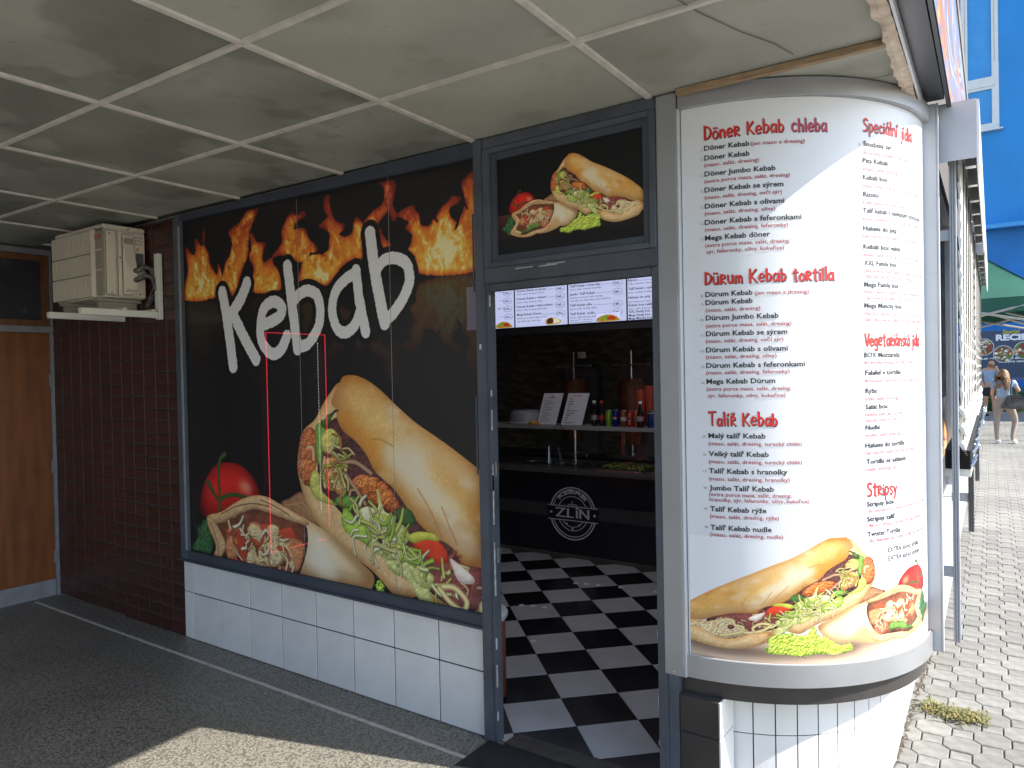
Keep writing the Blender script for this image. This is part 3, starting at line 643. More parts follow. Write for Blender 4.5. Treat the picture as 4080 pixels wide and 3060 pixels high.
def picture_small(ppm=1150):
    """Printed picture above the door: x -1.869..-1.166, z 2.17..2.60."""
    x0, x1, z0, z1 = -1.869, -1.164, 2.172, 2.605
    w, h = int((x1 - x0) * ppm), int((z1 - z0) * ppm)
    tr = lambda p: np.c_[(p[:, 0] / 1000 - 1.9 - x0) * ppm, (z1 - 2.17 - p[:, 1] / 1000) * ppm]
    c = Canvas(w, h, tr, ppm / 1000, (.045, .047, .06), 3)
    hz = int(h * .60)
    t = np.linspace(0, 1, h - hz)[:, None, None]
    n = (fbm(h, w, 14, 8, 4, 8.0) - .5)[hz:, :, None]
    c.a[hz:] = c.a[hz:] * (1 - np.clip(1 - t * 1.3, 0, 1)) + np.array([.22, .12, .085]) * np.clip(1 - t * 1.3, 0, 1) * (1 + n)
    paint_food(c)
    return np.clip((np.clip(c.a, 0, 1) ** .72 - .065) / .935, 0, 1)

def picture_menu(ppm=760):
    """Lower part of the curved menu board: arc s 0..1.19, z .57...1.02, light table top under the food."""
    s0, s1, z0, z1 = 0.0, 1.19, .565, 1.03
    w, h = int((s1 - s0) * ppm), int((z1 - z0) * ppm); A = aff(AFF_MENU)
    def tr(p):
        q = A(p); return np.c_[(q[:, 0] - s0) * ppm, (z1 - q[:, 1]) * ppm]
    c = Canvas(w, h, tr, ppm * .00155, (.90, .91, .93), 5)
    hz = int(h * .76)
    n = (fbm(h, w, 7, 8, 4, 14.0) - .5)[..., None]
    t = np.clip((np.arange(h) - hz) / (h * .03), 0, 1)[:, None, None]
    c.a = c.a * (1 - t) + (np.array([.80, .68, .57]) + n * .13) * t
    for q, al in (([(.02, .60), (.30, .585), (.62, .60), (.62, .63), (.30, .62), (.02, .66)], .75), ([(.55, .60), (.85, .625), (1.19, .66), (1.19, .70), (.9, .66), (.55, .63)], .6)):
        tr0 = c.tr; c.tr = lambda p: np.c_[(p[:, 0] - s0) * ppm, (z1 - p[:, 1]) * ppm]
        s_ = c.s; c.s = ppm / 1000; c.shade(q, (70, 48, 40), al, 16); c.s = s_; c.tr = tr0
    paint_food(c)
    return np.clip((np.clip(c.a, 0, 1) ** .72 - .065) / .935, 0, 1)

def picture_window(ppm=520):
    """Film on the big window: x -4.337..-2.001, z .566..2.650."""
    x0, x1, z0, z1 = -4.345, -1.995, .560, 2.655
    w, h = int((x1 - x0) * ppm), int((z1 - z0) * ppm); A = aff(AFF_WINDOW)
    def tr(p):
        q = A(p); return np.c_[(q[:, 0] - x0) * ppm, (z1 - q[:, 1]) * ppm]
    c = Canvas(w, h, tr, ppm * .0045, (.055, .055, .06), 9)
    trm = lambda p: np.c_[(p[:, 0] / 1000 - x0) * ppm, (z1 - p[:, 1] / 1000) * ppm]
    # flames above a straight lower edge, and their dim mirror image below it
    n1 = fbm(h, w, 90, 21, 5); n2 = fbm(h, w, 34, 33, 4)
    wx = ((n1 - .5) * 150).astype(int); wy = ((n2 - .5) * 120).astype(int)
    Y, X = np.mgrid[0:h, 0:w]
    st = fbm(h, w, 120, 77, 3, .3)
    st = st[np.clip(Y + wy, 0, h - 1), np.clip(X + wx, 0, w - 1)]
    ridge = 1 - np.abs(st - .5) * 14; ridge = np.clip(ridge, 0, 1) ** 2
    st2 = fbm(h, w, 60, 99, 4, .4)[np.clip(Y + wx, 0, h - 1), np.clip(X + wy, 0, w - 1)]
    c.tr = trm; c.s = ppm / 1000; M = np.zeros((h, w))
    for q in FLAMES:
        R = c.mask(_unpack(q), True, 4)
        if R: M[R[1]:R[2], R[3]:R[4]] = np.maximum(M[R[1]:R[2], R[3]:R[4]], R[0])
    zb = z1 - Y / ppm; xm = X / ppm + x0
    base = 2.140 + (xm + 4.34) * -.0125                       # straight lower edge of the flame strip
    rel = np.clip((zb - base) / .62, 0, 1)
    inn = np.clip((blur(M, 13) - .45) / .5, 0, 1)
    v = np.clip((1.0 - rel * .9) * .62 * (.45 + .55 * inn) + .55 * inn * (st2 - .38) * (1 + rel), 0, 1)
    v = np.clip(v + blur(ridge, 2) * (.30 + .30 * inn) - .14 * (1 - inn) + .10 - .22 * rel * (1 - inn * .5), 0, 1)
    v = np.clip(v * (.75 + .5 * fbm(h, w, 26, 55, 4, .5)), 0, 1)
    ramp_x = [0, .18, .38, .58, .78, 1]
    rgb = np.stack([np.interp(v, ramp_x, [.42, .62, .84, .95, .99, 1.0]), np.interp(v, ramp_x, [.10, .18, .33, .50, .70, .93]), np.interp(v, ramp_x, [.08, .09, .12, .14, .20, .62])], -1)
    F = rgb * M[..., None] + c.a * (1 - M[..., None])
    up = (zb > base)[..., None]
    c.a = np.where(up, F, c.a)
    # mirror image
    src_row = np.clip(((z1 - (2 * base - zb)) * ppm).astype(int), 0, h - 1)
    mir = F[src_row, X]; fade = np.clip(1 - (base - zb) / .75, 0, 1) * .30
    fade = fade * (.35 + .65 * np.clip((xm + 3.4) / 1.0, 0, 1))
    c.a = np.where(up, c.a, c.a * (1 - fade[..., None]) + (mir * .85 + .02) * fade[..., None])
    # the word, brush lettering with a black rim
    for pts, wd in KEBAB: c.line(_unpack(pts), wd * 1.22 + 60, (12, 12, 14), light=0)
    for pts, wd in KEBAB: c.line(_unpack(pts), wd * 1.22, (236, 234, 234), light=0, rag=3.0)
    c.tr = tr; c.s = ppm * .0045
    paint_food(c)
    return np.clip((np.clip(c.a, 0, 1) ** .72 - .065) / .935, 0, 1)
# ---------------------------------------------------------------- materials
GREYF = mat('frame_slate_paint', (.074, .087, .108), .45, var=.14, scale=5, bump=.15, bscale=90)
GREYD = mat('frame_dark_paint', (.05, .062, .082), .5, var=.15, scale=6)
ALU = mat('brushed_aluminium', (.36, .37, .385), .38, metal=.55, var=.06, scale=4)
ALUL = mat('light_anodised', (.48, .50, .53), .42, metal=.25, var=.04, scale=5)
WHITET = mat('white_wall_tile', (.72, .72, .715), .2, var=.07, scale=3.5, rnd=.04, bump=.05, bscale=14)
GROUT = mat('dark_grout', (.045, .045, .045), .9, var=.2, scale=20)
BRICK = mat('red_glazed_brick', (.052, .0165, .0125), .34, var=.3, scale=9, rnd=.18, bump=.3, bscale=70)
MORTAR = mat('brick_mortar', (.062, .052, .047), .95, var=.2, scale=30, bump=.4)
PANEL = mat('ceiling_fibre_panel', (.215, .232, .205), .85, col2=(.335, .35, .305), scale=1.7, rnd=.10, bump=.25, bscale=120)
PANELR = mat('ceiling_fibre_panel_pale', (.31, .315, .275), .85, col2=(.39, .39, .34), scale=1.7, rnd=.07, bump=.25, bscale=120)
BARM = mat('ceiling_batten_paint', (.56, .53, .49), .6, var=.12, scale=12)
STAINM = mat('damp_stain', (.15, .15, .12), .9, var=.15, scale=9)
TRIMW = mat('bare_wood_batten', (.30, .21, .12), .7, var=.25, scale=16, stretch=(1, 8, 8))
ROTM = mat('weathered_edge_board', (.46, .37, .28), .85, col2=(.66, .56, .46), scale=22, bump=1.0, bscale=45)
DARKM = mat('dark_fascia_metal', (.05, .05, .054), .35, metal=.5, var=.2, scale=5)
BLACKT = mat('dark_brown_tile', (.035, .031, .030), .3, var=.2, scale=6, rnd=.06)
BLACKP = mat('black_plastic', (.012, .012, .014), .35, var=.2, scale=9)
WHITEP = mat('white_plastic', (.75, .75, .73), .4, var=.03, scale=9)
ACW = mat('cream_powder_coat', (.66, .60, .495), .45, var=.05, scale=6, bump=.08, bscale=200)
ACD = mat('cream_shaded_grille', (.30, .27, .22), .5, var=.06, scale=6)
BRKT = mat('white_bracket_steel', (.66, .67, .60), .4, var=.04, scale=6)
WOOD = mat('varnished_wood', (.13, .040, .010), .4, col2=(.20, .064, .016), scale=3, stretch=(6, 6, .7), bump=.15, bscale=40)
WOODD = mat('dark_wood_frame', (.14, .055, .022), .45, var=.25, scale=5, stretch=(4, 4, .6))
DOORF = mat('grey_door_frame_paint', (.20, .205, .225), .55, var=.12, scale=9, bump=.3, bscale=60)
GLASSD = mat('dark_glass', (.012, .014, .018), .06, var=.3, scale=1.5)
ORANGE = mat('orange_laminate', (.30, .075, .025), .35, var=.12, scale=5)
FLW = mat('white_floor_tile', (.52, .52, .53), .16, var=.05, scale=4, rnd=.05)
FLB = mat('black_floor_tile', (.010, .010, .012), .2, var=.2, scale=4)
COUNT = mat('black_counter_laminate', (.016, .018, .024), .3, var=.2, scale=3)
COUNTG = mat('grey_counter_stripe', (.06, .058, .06), .35, var=.1, scale=3)
GRAN = mat('speckled_granite', (.04, .04, .042), .3, col2=(.16, .155, .15), scale=160, detail=2)
STEEL = mat('stainless_steel', (.50, .51, .52), .25, metal=.9, var=.08, scale=8)
STEELM = mat('matt_dark_steel', (.17, .17, .175), .4, metal=.6, var=.1, scale=8)
SILV = mat('silver_lettering', (.80, .80, .84), .4, metal=.1, var=.03, scale=20)
STONEW = mat('dark_split_stone', (.06, .055, .05), .75, col2=(.18, .15, .11), scale=6, stretch=(1, 1, 4), bump=.5, bscale=30)
DARKW = mat('dark_shop_wall', (.08, .08, .085), .7, var=.15, scale=3)
MATR = mat('black_rubber_mat', (.012, .012, .013), .8, var=.3, scale=60, bump=.8, bscale=160)
RED = mat('red_lettering', (.62, .018, .012), .45, var=.12, scale=30)
REDD = mat('dark_red_small_print', (.34, .030, .045), .5, var=.04, scale=30)
PINKR = mat('crimson_lettering', (.46, .03, .08), .45, var=.1, scale=30)
BLK = mat('black_print', (.010, .012, .016), .5, var=.05, scale=20)
GREYN = mat('grey_small_print', (.12, .12, .125), .5, var=.04, scale=20)
WHITEL = mat('white_lettering', (.78, .78, .80), .5, var=.02, scale=20)

def speckle_mat():
    """polished terrazzo: pale stone chips in a cream binder, worn and dull"""
    m = bpy.data.materials.new('terrazzo'); m.use_nodes = True; n = m.node_tree.nodes; l = m.node_tree.links; p = n['Principled BSDF']
    tc = n.new('ShaderNodeTexCoord')
    v = n.new('ShaderNodeTexVoronoi'); v.inputs['Scale'].default_value = 95; v.inputs['Randomness'].default_value = 1; l.new(tc.outputs['Object'], v.inputs['Vector'])
    r = n.new('ShaderNodeValToRGB'); e = r.color_ramp.elements; e[0].position = .0; e[0].color = (.30, .28, .235, 1); e[1].position = .70; e[1].color = (.125, .116, .098, 1)
    k = e.new(.40); k.color = (.28, .262, .22, 1); k = e.new(.52); k.color = (.20, .187, .155, 1)
    l.new(v.outputs['Distance'], r.inputs[0])
    nz = n.new('ShaderNodeTexNoise'); nz.inputs['Scale'].default_value = 130; nz.inputs['Detail'].default_value = 2; l.new(tc.outputs['Object'], nz.inputs['Vector'])
    nb = n.new('ShaderNodeTexNoise'); nb.inputs['Scale'].default_value = 1.3; nb.inputs['Detail'].default_value = 5; l.new(tc.outputs['Object'], nb.inputs['Vector'])
    mx = n.new('ShaderNodeMix'); mx.data_type = 'RGBA'; mx.blend_type = 'MULTIPLY'; mx.inputs['Factor'].default_value = .75
    r2 = n.new('ShaderNodeValToRGB'); r2.color_ramp.elements[0].position = .38; r2.color_ramp.elements[0].color = (.64, .62, .59, 1); r2.color_ramp.elements[1].position = .47; r2.color_ramp.elements[1].color = (1, 1, 1, 1)
    l.new(nz.outputs['Fac'], r2.inputs[0]); l.new(r.outputs[0], mx.inputs[6]); l.new(r2.outputs[0], mx.inputs[7])
    mx2 = n.new('ShaderNodeMix'); mx2.data_type = 'RGBA'; mx2.blend_type = 'MULTIPLY'; mx2.inputs['Factor'].default_value = .6
    r3 = n.new('ShaderNodeValToRGB'); r3.color_ramp.elements[0].position = .3; r3.color_ramp.elements[0].color = (.62, .62, .62, 1); r3.color_ramp.elements[1].position = .65
    l.new(nb.outputs['Fac'], r3.inputs[0]); l.new(mx.outputs[2], mx2.inputs[6]); l.new(r3.outputs[0], mx2.inputs[7]); l.new(mx2.outputs[2], p.inputs['Base Color'])
    p.inputs['Roughness'].default_value = .42; p.inputs['Specular IOR Level'].default_value = .5
    b = n.new('ShaderNodeBump'); b.inputs['Strength'].default_value = .25; b.inputs['Distance'].default_value = .002; l.new(nz.outputs['Fac'], b.inputs['Height']); l.new(b.outputs[0], p.inputs['Normal'])
    return m
TERR = speckle_mat()
def stain(m, dark=.72, sc=1.1, lo=.50, hi=.53):
    """old damp marks with a visible rim, placed differently on every panel"""
    n = m.node_tree.nodes; l = m.node_tree.links; p = n['Principled BSDF']; src = p.inputs['Base Color'].links[0].from_socket
    tc = n.new('ShaderNodeTexCoord'); oi = n.new('ShaderNodeObjectInfo'); ad = n.new('ShaderNodeVectorMath'); ad.operation = 'MULTIPLY_ADD'; ad.inputs[1].default_value = (1, 1, 1)
    sc_ = n.new('ShaderNodeVectorMath'); sc_.operation = 'SCALE'; cb_ = n.new('ShaderNodeCombineXYZ'); l.new(oi.outputs['Random'], cb_.inputs[0]); l.new(oi.outputs['Random'], cb_.inputs[1]); l.new(cb_.outputs[0], sc_.inputs[0]); sc_.inputs['Scale'].default_value = 37
    l.new(tc.outputs['Object'], ad.inputs[0]); l.new(sc_.outputs[0], ad.inputs[2])
    for k, (s_, a, b, d) in enumerate(((sc, lo, hi, dark), (sc * 3.2, .60, .66, 1 - (1 - dark) * .6), (14, .66, .70, 1 - (1 - dark) * .7))):
        nz = n.new('ShaderNodeTexNoise'); nz.inputs['Scale'].default_value = s_; nz.inputs['Detail'].default_value = 4; l.new(ad.outputs[0], nz.inputs['Vector'])
        r = n.new('ShaderNodeValToRGB'); r.color_ramp.elements[0].position = a; r.color_ramp.elements[0].color = (1, 1, 1, 1); r.color_ramp.elements[1].position = b; r.color_ramp.elements[1].color = (d, d, d * .97, 1)
        l.new(nz.outputs['Fac'], r.inputs[0]); mx = n.new('ShaderNodeMix'); mx.data_type = 'RGBA'; mx.blend_type = 'MULTIPLY'; mx.inputs['Factor'].default_value = 1
        l.new(src, mx.inputs[6]); l.new(r.outputs[0], mx.inputs[7]); src = mx.outputs[2]
    l.new(src, p.inputs['Base Color'])
stain(PANEL, .74); stain(PANELR, .86, 1.3, .54, .60); stain(WHITET, .965, 2.2, .56, .70); stain(GREYF, .85, 3, .5, .6); stain(FLW, .93, 3.0, .55, .68); stain(WOOD, .8, 2, .5, .62)

def image_of(arr, name):
    h, w = arr.shape[:2]; im = bpy.data.images.new(name, w, h, alpha=False)
    px = np.ones((h, w, 4), np.float32); px[..., :3] = np.clip(arr, 0, 1)[::-1]; im.pixels.foreach_set(px.ravel()); im.update(); im.pack(); return im
def print_mat(name, arr, rough=.35, see=0.0, emit=0.0, gain=1.0, coat=0.0):
    """a printed sheet: the picture is computed above, printed flat, on paper, film or foil with a fine halftone relief"""
    m = bpy.data.materials.new(name); m.use_nodes = True; n = m.node_tree.nodes; l = m.node_tree.links; p = n['Principled BSDF']
    t = n.new('ShaderNodeTexImage'); t.image = image_of(arr, name); t.extension = 'EXTEND'; uv = n.new('ShaderNodeUVMap'); uv.uv_map = 'UVMap'; l.new(uv.outputs[0], t.inputs[0])
    hs = n.new('ShaderNodeHueSaturation'); hs.inputs['Value'].default_value = gain; l.new(t.outputs[0], hs.inputs['Color'])
    l.new(hs.outputs[0], p.inputs['Base Color']); p.inputs['Roughness'].default_value = rough; p.inputs['Coat Weight'].default_value = coat; p.inputs['Coat Roughness'].default_value = .08
    if emit: l.new(hs.outputs[0], p.inputs['Emission Color']); p.inputs['Emission Strength'].default_value = emit
    if see:
        tr = n.new('ShaderNodeBsdfTransparent'); mx = n.new('ShaderNodeMixShader'); mx.inputs[0].default_value = see
        l.new(p.outputs[0], mx.inputs[1]); l.new(tr.outputs[0], mx.inputs[2]); l.new(mx.outputs[0], n['Material Output'].inputs[0])
    return m
def uv_sheet(name, grid, m, parent):
    """grid[j][i] world points, v upwards; one UV unit square over the whole sheet"""
    nj, ni = len(grid), len(grid[0]); off = origin(parent) if parent else Vector((0, 0, 0))
    me = bpy.data.meshes.new(name); V = [tuple(Vector(p) - off) for row in grid for p in row]
    Fc = [(j * ni + i, j * ni + i + 1, (j + 1) * ni + i + 1, (j + 1) * ni + i) for j in range(nj - 1) for i in range(ni - 1)]
    me.from_pydata(V, [], Fc); uv = me.uv_layers.new(name='UVMap')
    for poly in me.polygons:
        for li, vi in zip(poly.loop_indices, poly.vertices): uv.data[li].uv = ((vi % ni) / (ni - 1), (vi // ni) / (nj - 1))
    for p in me.polygons: p.use_smooth = True
    me.materials.append(m); o = bpy.data.objects.new(name, me); COL.objects.link(o)
    if parent: o.parent = parent
    return o

# ================================================================ THE SETTING
ground = struct(MB().add([(-60, -60, -.06), (80, -60, -.06), (80, 120, -.06), (-60, 120, -.06)], [(0, 1, 2, 3)]).build('ground', mat('plaza_ground', (.30, .285, .25), .9, var=.16, scale=1.2, bump=.5, bscale=12)))
floor = struct(B(-14, -.62, -11, .0, -.05, 0).build('walkway_floor', TERR))
struct(B(-.62, -.30, -11, -.02, -.055, -.004).build('walkway_kerb_strip', mat('kerb_concrete', (.34, .32, .28), .85, var=.15, scale=20, bump=.4)))
ls = B(-6.1, -1.96, -.207, -.187, .0, .0035).build('inlay_strip', mat('worn_brass_inlay', (.52, .48, .42), .5, metal=.1, var=.2, scale=20), floor)

# pavement of interlocking concrete pavers, individually laid in view
PAV = mat('concrete_paver', (.145, .141, .129), .88, col2=(.21, .204, .187), scale=16, rnd=.16, bump=.7, bscale=160)
PAV2 = mat('concrete_paver_worn', (.175, .17, .155), .9, col2=(.235, .23, .21), scale=1.1, bump=.5, bscale=90)
pave = struct(MB().add([(-.75, -4, -.035), (3.2, -4, -.035), (3.2, 60, -.035), (-3.0, 60, -.035), (-.75, .6, -.035)], [(0, 1, 2, 3, 4)]).build('pavement', mat('joint_sand', (.075, .065, .05), .95, var=.35, scale=25, bump=.6)))
def octo(hx, hy, c, e, z0, z1):
    def ring(d, z): 
        a, b, k = hx - d, hy - d, c - d * .4
        return [(-a + k, -b, z), (a - k, -b, z), (a, -b + k, z), (a, b - k, z), (a - k, b, z), (-a + k, b, z), (-a, b - k, z), (-a, -b + k, z)]
    v = ring(0, z0) + ring(0, z1 - e) + ring(e, z1); f = []
    for L in (0, 8): f += [(L + i, L + (i + 1) % 8, L + 8 + (i + 1) % 8, L + 8 + i) for i in range(8)]
    return v, f + [tuple(range(16, 24))]
def rect(hx, hy, e, z0, z1):
    def ring(d, z): return [(-hx + d, -hy + d, z), (hx - d, -hy + d, z), (hx - d, hy - d, z), (-hx + d, hy - d, z)]
    v = ring(0, z0) + ring(0, z1 - e) + ring(e, z1); f = []
    for L in (0, 4): f += [(L + i, L + (i + 1) % 4, L + 4 + (i + 1) % 4, L + 4 + i) for i in range(4)]
    return v, f + [(8, 9, 10, 11)]
PX, PY, PROT = .112, .225, .027
big_v = octo(.0690, .0703, .029, .004, -.05, 0); sml_v = rect(.0390, .0390, .004, -.05, -.002)
big_me = mesh_of(MB().add(*big_v), 'paver'); sml_me = mesh_of(MB().add(*sml_v), 'small_paver')
near = []; far = []
cp, sp = math.cos(PROT), math.sin(PROT)
def inside_pylon(x, y): return (y < 14 and y > .77 and x < -.50 - .022 * (y - .8)) or math.hypot(x + 1.07, y - .77) < .61 or (x < -.60 and y < .77) or x < -2.2
for i in range(-8, 30):
    for j in range(-16, 125):
        for k in (0, 1):
            lx = i * PX; ly = j * PY + (i % 2) * PY / 2 + k * PY / 2
            x = -.253 + lx * cp - ly * sp; y = 2.19 + lx * sp + ly * cp
            if y < -3 or y > 26 or x > 2.6 or inside_pylon(x, y): continue
            d = math.hypot(x, y + 2.62); seen = y > .55 and x < .17 - .012 * y
            (near if seen and y < 14 else far).append((d, x, y, k))
near.sort(); far += near[300:]; near = near[:300]
for d, x, y, k in near:
    o = piece('small_paver' if k else 'paver', sml_me if k else big_me, PAV, pave, (x, y, random.uniform(-.003, .001)), PROT + random.uniform(-.012, .012))
    o.rotation_euler[0] = random.uniform(-.012, .012); o.rotation_euler[1] = random.uniform(-.012, .012)
mb = MB()
for d, x, y, k in far:
    v, f = sml_v if k else big_v; dz = random.uniform(-.003, .001); a = PROT + random.uniform(-.01, .01); ca, sa = math.cos(a), math.sin(a)
    mb.add([(x + p * ca - q * sa, y + p * sa + q * ca, r + dz) for p, q, r in v], f)
stuff(mb.build('paver_field', PAV2, pave))

# canopy ceiling: battens and fibre panels
ceil = struct(MB().box(-6.2, -.33, -3.25, .9, 2.735, 3.0).build('canopy_ceiling', mat('canopy_slab', (.20, .19, .17), .9, var=.1, scale=2)))
SX, SY, XB, YA, ZC = .8444, .6055, -1.1507, -.5798, 2.683
ct, st_ = math.cos(TH), math.sin(TH)
def rt(x, y): return (x * ct - y * st_, x * st_ + y * ct)
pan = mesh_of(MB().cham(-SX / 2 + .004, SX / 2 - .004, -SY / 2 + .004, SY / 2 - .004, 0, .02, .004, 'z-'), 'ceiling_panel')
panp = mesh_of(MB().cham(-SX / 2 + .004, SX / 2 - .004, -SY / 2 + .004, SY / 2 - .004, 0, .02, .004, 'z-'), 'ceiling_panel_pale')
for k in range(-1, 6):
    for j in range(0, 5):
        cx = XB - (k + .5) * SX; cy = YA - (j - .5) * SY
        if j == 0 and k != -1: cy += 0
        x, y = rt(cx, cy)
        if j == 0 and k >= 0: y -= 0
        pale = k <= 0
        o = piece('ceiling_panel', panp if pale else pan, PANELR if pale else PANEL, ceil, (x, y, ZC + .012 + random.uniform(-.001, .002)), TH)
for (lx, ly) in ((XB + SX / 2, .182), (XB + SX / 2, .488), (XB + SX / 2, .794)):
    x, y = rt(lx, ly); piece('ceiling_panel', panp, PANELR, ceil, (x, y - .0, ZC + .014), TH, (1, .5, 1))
barx = mesh_of(MB().box(-SX / 2 + .011, SX / 2 - .011, -.010, .010, .003, .014), 'ceiling_batten')
bary = mesh_of(MB().box(-.0105, .0105, -SY / 2 - .0, SY / 2 - .0, .002, .014), 'ceiling_cross_batten')
for k in range(-1, 6):
    for j in range(1, 6):
        x, y = rt(XB - (k + .5) * SX, YA - (j - 1) * SY)
        piece('ceiling_batten', barx, BARM, ceil, (x, y, ZC - random.uniform(0, .002)), TH + random.uniform(-.002, .002))
for k in range(0, 6):
    for j in range(0, 5):
        x, y = rt(XB - k * SX, YA - (j - .5) * SY)
        if j == 0: y -= .0
        piece('ceiling_cross_batten', bary, BARM, ceil, (x, y, ZC), TH + random.uniform(-.002, .002))
MB().box(-1.04, -.345, -.012, .012, ZC - .012, ZC + .01).build('bare_batten', TRIMW, ceil, rot=.02)
def sheet(pts, z): return MB().add([(x, y, z) for x, y in pts], [tuple(range(len(pts)))])
def wob(pts, n=6, a=.012):
    q = catmull(pts, n); return [(x + random.uniform(-a, a), y + random.uniform(-a, a)) for x, y in q]
MB().tube([(-.80, -.75, ZC + .008), (-.76, -.55, ZC + .008), (-.70, -.35, ZC + .008), (-.64, -.20, ZC + .009), (-.61, -.08, ZC + .008)], .0016, 6).build('thin_cable', mat('grey_cable', (.10, .09, .075), .7), ceil)
# weathered right edge of the canopy, then a dark metal trim
mb = MB(); n = 170; v = []; wa = wb = wz = 0.0
for i in range(n + 1):
    y0 = -3.25 + i * .0236; wa = wa * .8 + random.uniform(-.004, .004); wb = wb * .8 + random.uniform(-.0025, .0025); wz = wz * .8 + random.uniform(-.0025, .0025)
    if i % 26 == 0: wa += .010
    x0 = -.352 - .0202 * y0; v += [(x0 + wa, y0, ZC - .006 + wz), (x0 + .022, y0, ZC - .010 + wz * .6), (x0 + .048 + wb, y0, ZC - .006 - wz), (x0 + .048 + wb, y0, ZC + .05), (x0 + wa, y0, ZC + .05)]
mb.add(v, [(i * 5 + k, i * 5 + 5 + k, i * 5 + 5 + (k + 1) % 5, i * 5 + (k + 1) % 5) for i in range(n) for k in range(5)])
mb.build('edge_board', ROTM, ceil)
def slant(x0, x1, y0, y1, z0, z1, s=-.0225):
    return MB().add([(x0 + s * y0, y0, z0), (x1 + s * y0, y0, z0), (x1 + s * y1, y1, z0), (x0 + s * y1, y1, z0), (x0 + s * y0, y0, z1), (x1 + s * y0, y0, z1), (x1 + s * y1, y1, z1), (x0 + s * y1, y1, z1)],
                    [(0, 3, 2, 1), (4, 5, 6, 7), (0, 1, 5, 4), (1, 2, 6, 5), (2, 3, 7, 6), (3, 0, 4, 7)])
slant(-.300, -.292, -3.25, .78, ZC - .010, 2.80).build('metal_trim_lip', ALUL, ceil)
slant(-.290, -.222, -3.25, .78, ZC + .03, ZC + .05).build('metal_trim', DARKM, ceil)
slant(-.240, -.222, -3.25, .78, ZC + .052, 2.9).build('metal_trim_upstand', DARKM, ceil)

# long sign on the canopy edge, seen almost edge on
sg = thing('fascia_sign', 'long printed fascia sign with orange flames and white swirls on the canopy edge', 'sign', (-.2, 1, 2.7))
def fascia_art(w=1200, h=260):
    a = np.empty((h, w, 3)); a[:] = (.66, .69, .80); Y, X = np.mgrid[0:h, 0:w]
    a += ((fbm(h, w, 60, 5, 4) - .5) * .25)[..., None]
    for cx, cy, rr in ((720, 90, 80), (720, 90, 62), (720, 90, 38), (930, 140, 70), (930, 140, 48), (520, 120, 75), (520, 120, 50), (300, 100, 60), (1080, 90, 60)):
        d = np.abs(np.hypot((X - cx) + 16 * np.sin(Y / 13.), Y - cy) - rr); m = np.clip(5.5 - d, 0, 1)[..., None]; a = a * (1 - m) + np.array([.86, .9, .97]) * m
    fl = fbm(h, w, 34, 12, 4, .4); st = fbm(h, w, 90, 31, 3); v = np.clip((fl - .50) * 5 * np.clip((Y / h) * 1.3 - .2 + (st - .5) * 1.6, 0, 1), 0, 1)
    col = np.stack([np.interp(v, [0, .5, 1], [.9, 1, 1]), np.interp(v, [0, .5, 1], [.45, .62, .88]), np.interp(v, [0, .5, 1], [.25, .28, .5])], -1)
    m = np.clip(v * 2.2, 0, 1)[..., None]; return a * (1 - m) + col * m
FASM = print_mat('fascia_print', fascia_art(), .35, gain=.42)
g = [[(-.198 - .0245 * y, y, z) for y in np.linspace(-3.2, 6, 8)] for z in (2.69, 3.34)]
uv_sheet('printed_face', g, FASM, sg)
slant(-.214, -.2015, -3.2, 6, 2.688, 3.36, -.0245).build('sign_case', DARKM, sg)
slant(-.214, -.192, -3.2, 6, 3.345, 3.42, -.0245).build('top_rail', mat('weathered_rail', (.16, .14, .12), .7, var=.2, scale=12), sg)

# building volume above and around the shop
blk = thing('shop_building_block', 'grey rendered building mass above the kebab shop canopy', 'building', (-4, 4, 2.8))
B(-9, -1.4, .08, 14, 3.001, 6.0).build('upper_wall', mat('grey_render', (.32, .31, .29), .9, var=.1, scale=2), blk)
MB().add([(-1.395, .95, 3.002), (-.50, .95, 3.002), (-.85, 14, 3.002), (-1.395, 14, 3.002), (-1.395, .95, 5), (-.50, .95, 5), (-.85, 14, 5), (-1.395, 14, 5)], [(0, 3, 2, 1), (4, 5, 6, 7), (0, 1, 5, 4), (1, 2, 6, 5), (2, 3, 7, 6), (3, 0, 4, 7)]).build('parapet', mat('dark_parapet', (.07, .065, .058), .8, var=.2, scale=3), blk)
# passage wall facing the shop front, behind the camera
ow = thing('opposite_wall', 'plain grey plastered wall across the yard facing the shop front', 'wall', (-3.3, -11, 0))
B(-14, 2, -11.4, -11, -.05, 4.5).build('plaster_face', mat('passage_plaster', (.22, .21, .19), .9, var=.12, scale=2), ow)

# ================================================================ SHOP FRONT
# --- brick wall, stack bond
bw = thing('brick_wall', 'dark red brick wall in stack bond left of the flame window', 'wall', (-5.3, .03, 0))
B(-6.18, -4.42, .012, .25, 0, 2.70).build('mortar_bed', MORTAR, bw)
bm_ = mesh_of(MB().cham(-.0705, .0705, .0, .03, -.0355, .0355, .003), 'brick')
cells = []
for i in range(12):
    for j in range(34):
        x = -4.42 - .075 - i * .1468; z = .032 + .0815 * j + .008
        if z > 2.68 or x < -6.13: continue
        cells.append((math.hypot(x, 2.62), x, z))
cells.sort()
for d, x, z in cells[:300]:
    o = piece('brick', bm_, BRICK, bw, (x + random.uniform(-.001, .001), .004 + random.uniform(-.0015, .0015), z + random.uniform(-.001, .001)))
mb = MB()
for d, x, z in cells[300:]:
    y = .004 + random.uniform(-.0015, .0015); mb.cham(x - .0705, x + .0705, y, y + .03, z - .0355, z + .0355, .003)
stuff(mb.build('far_brickwork', BRICK, bw))

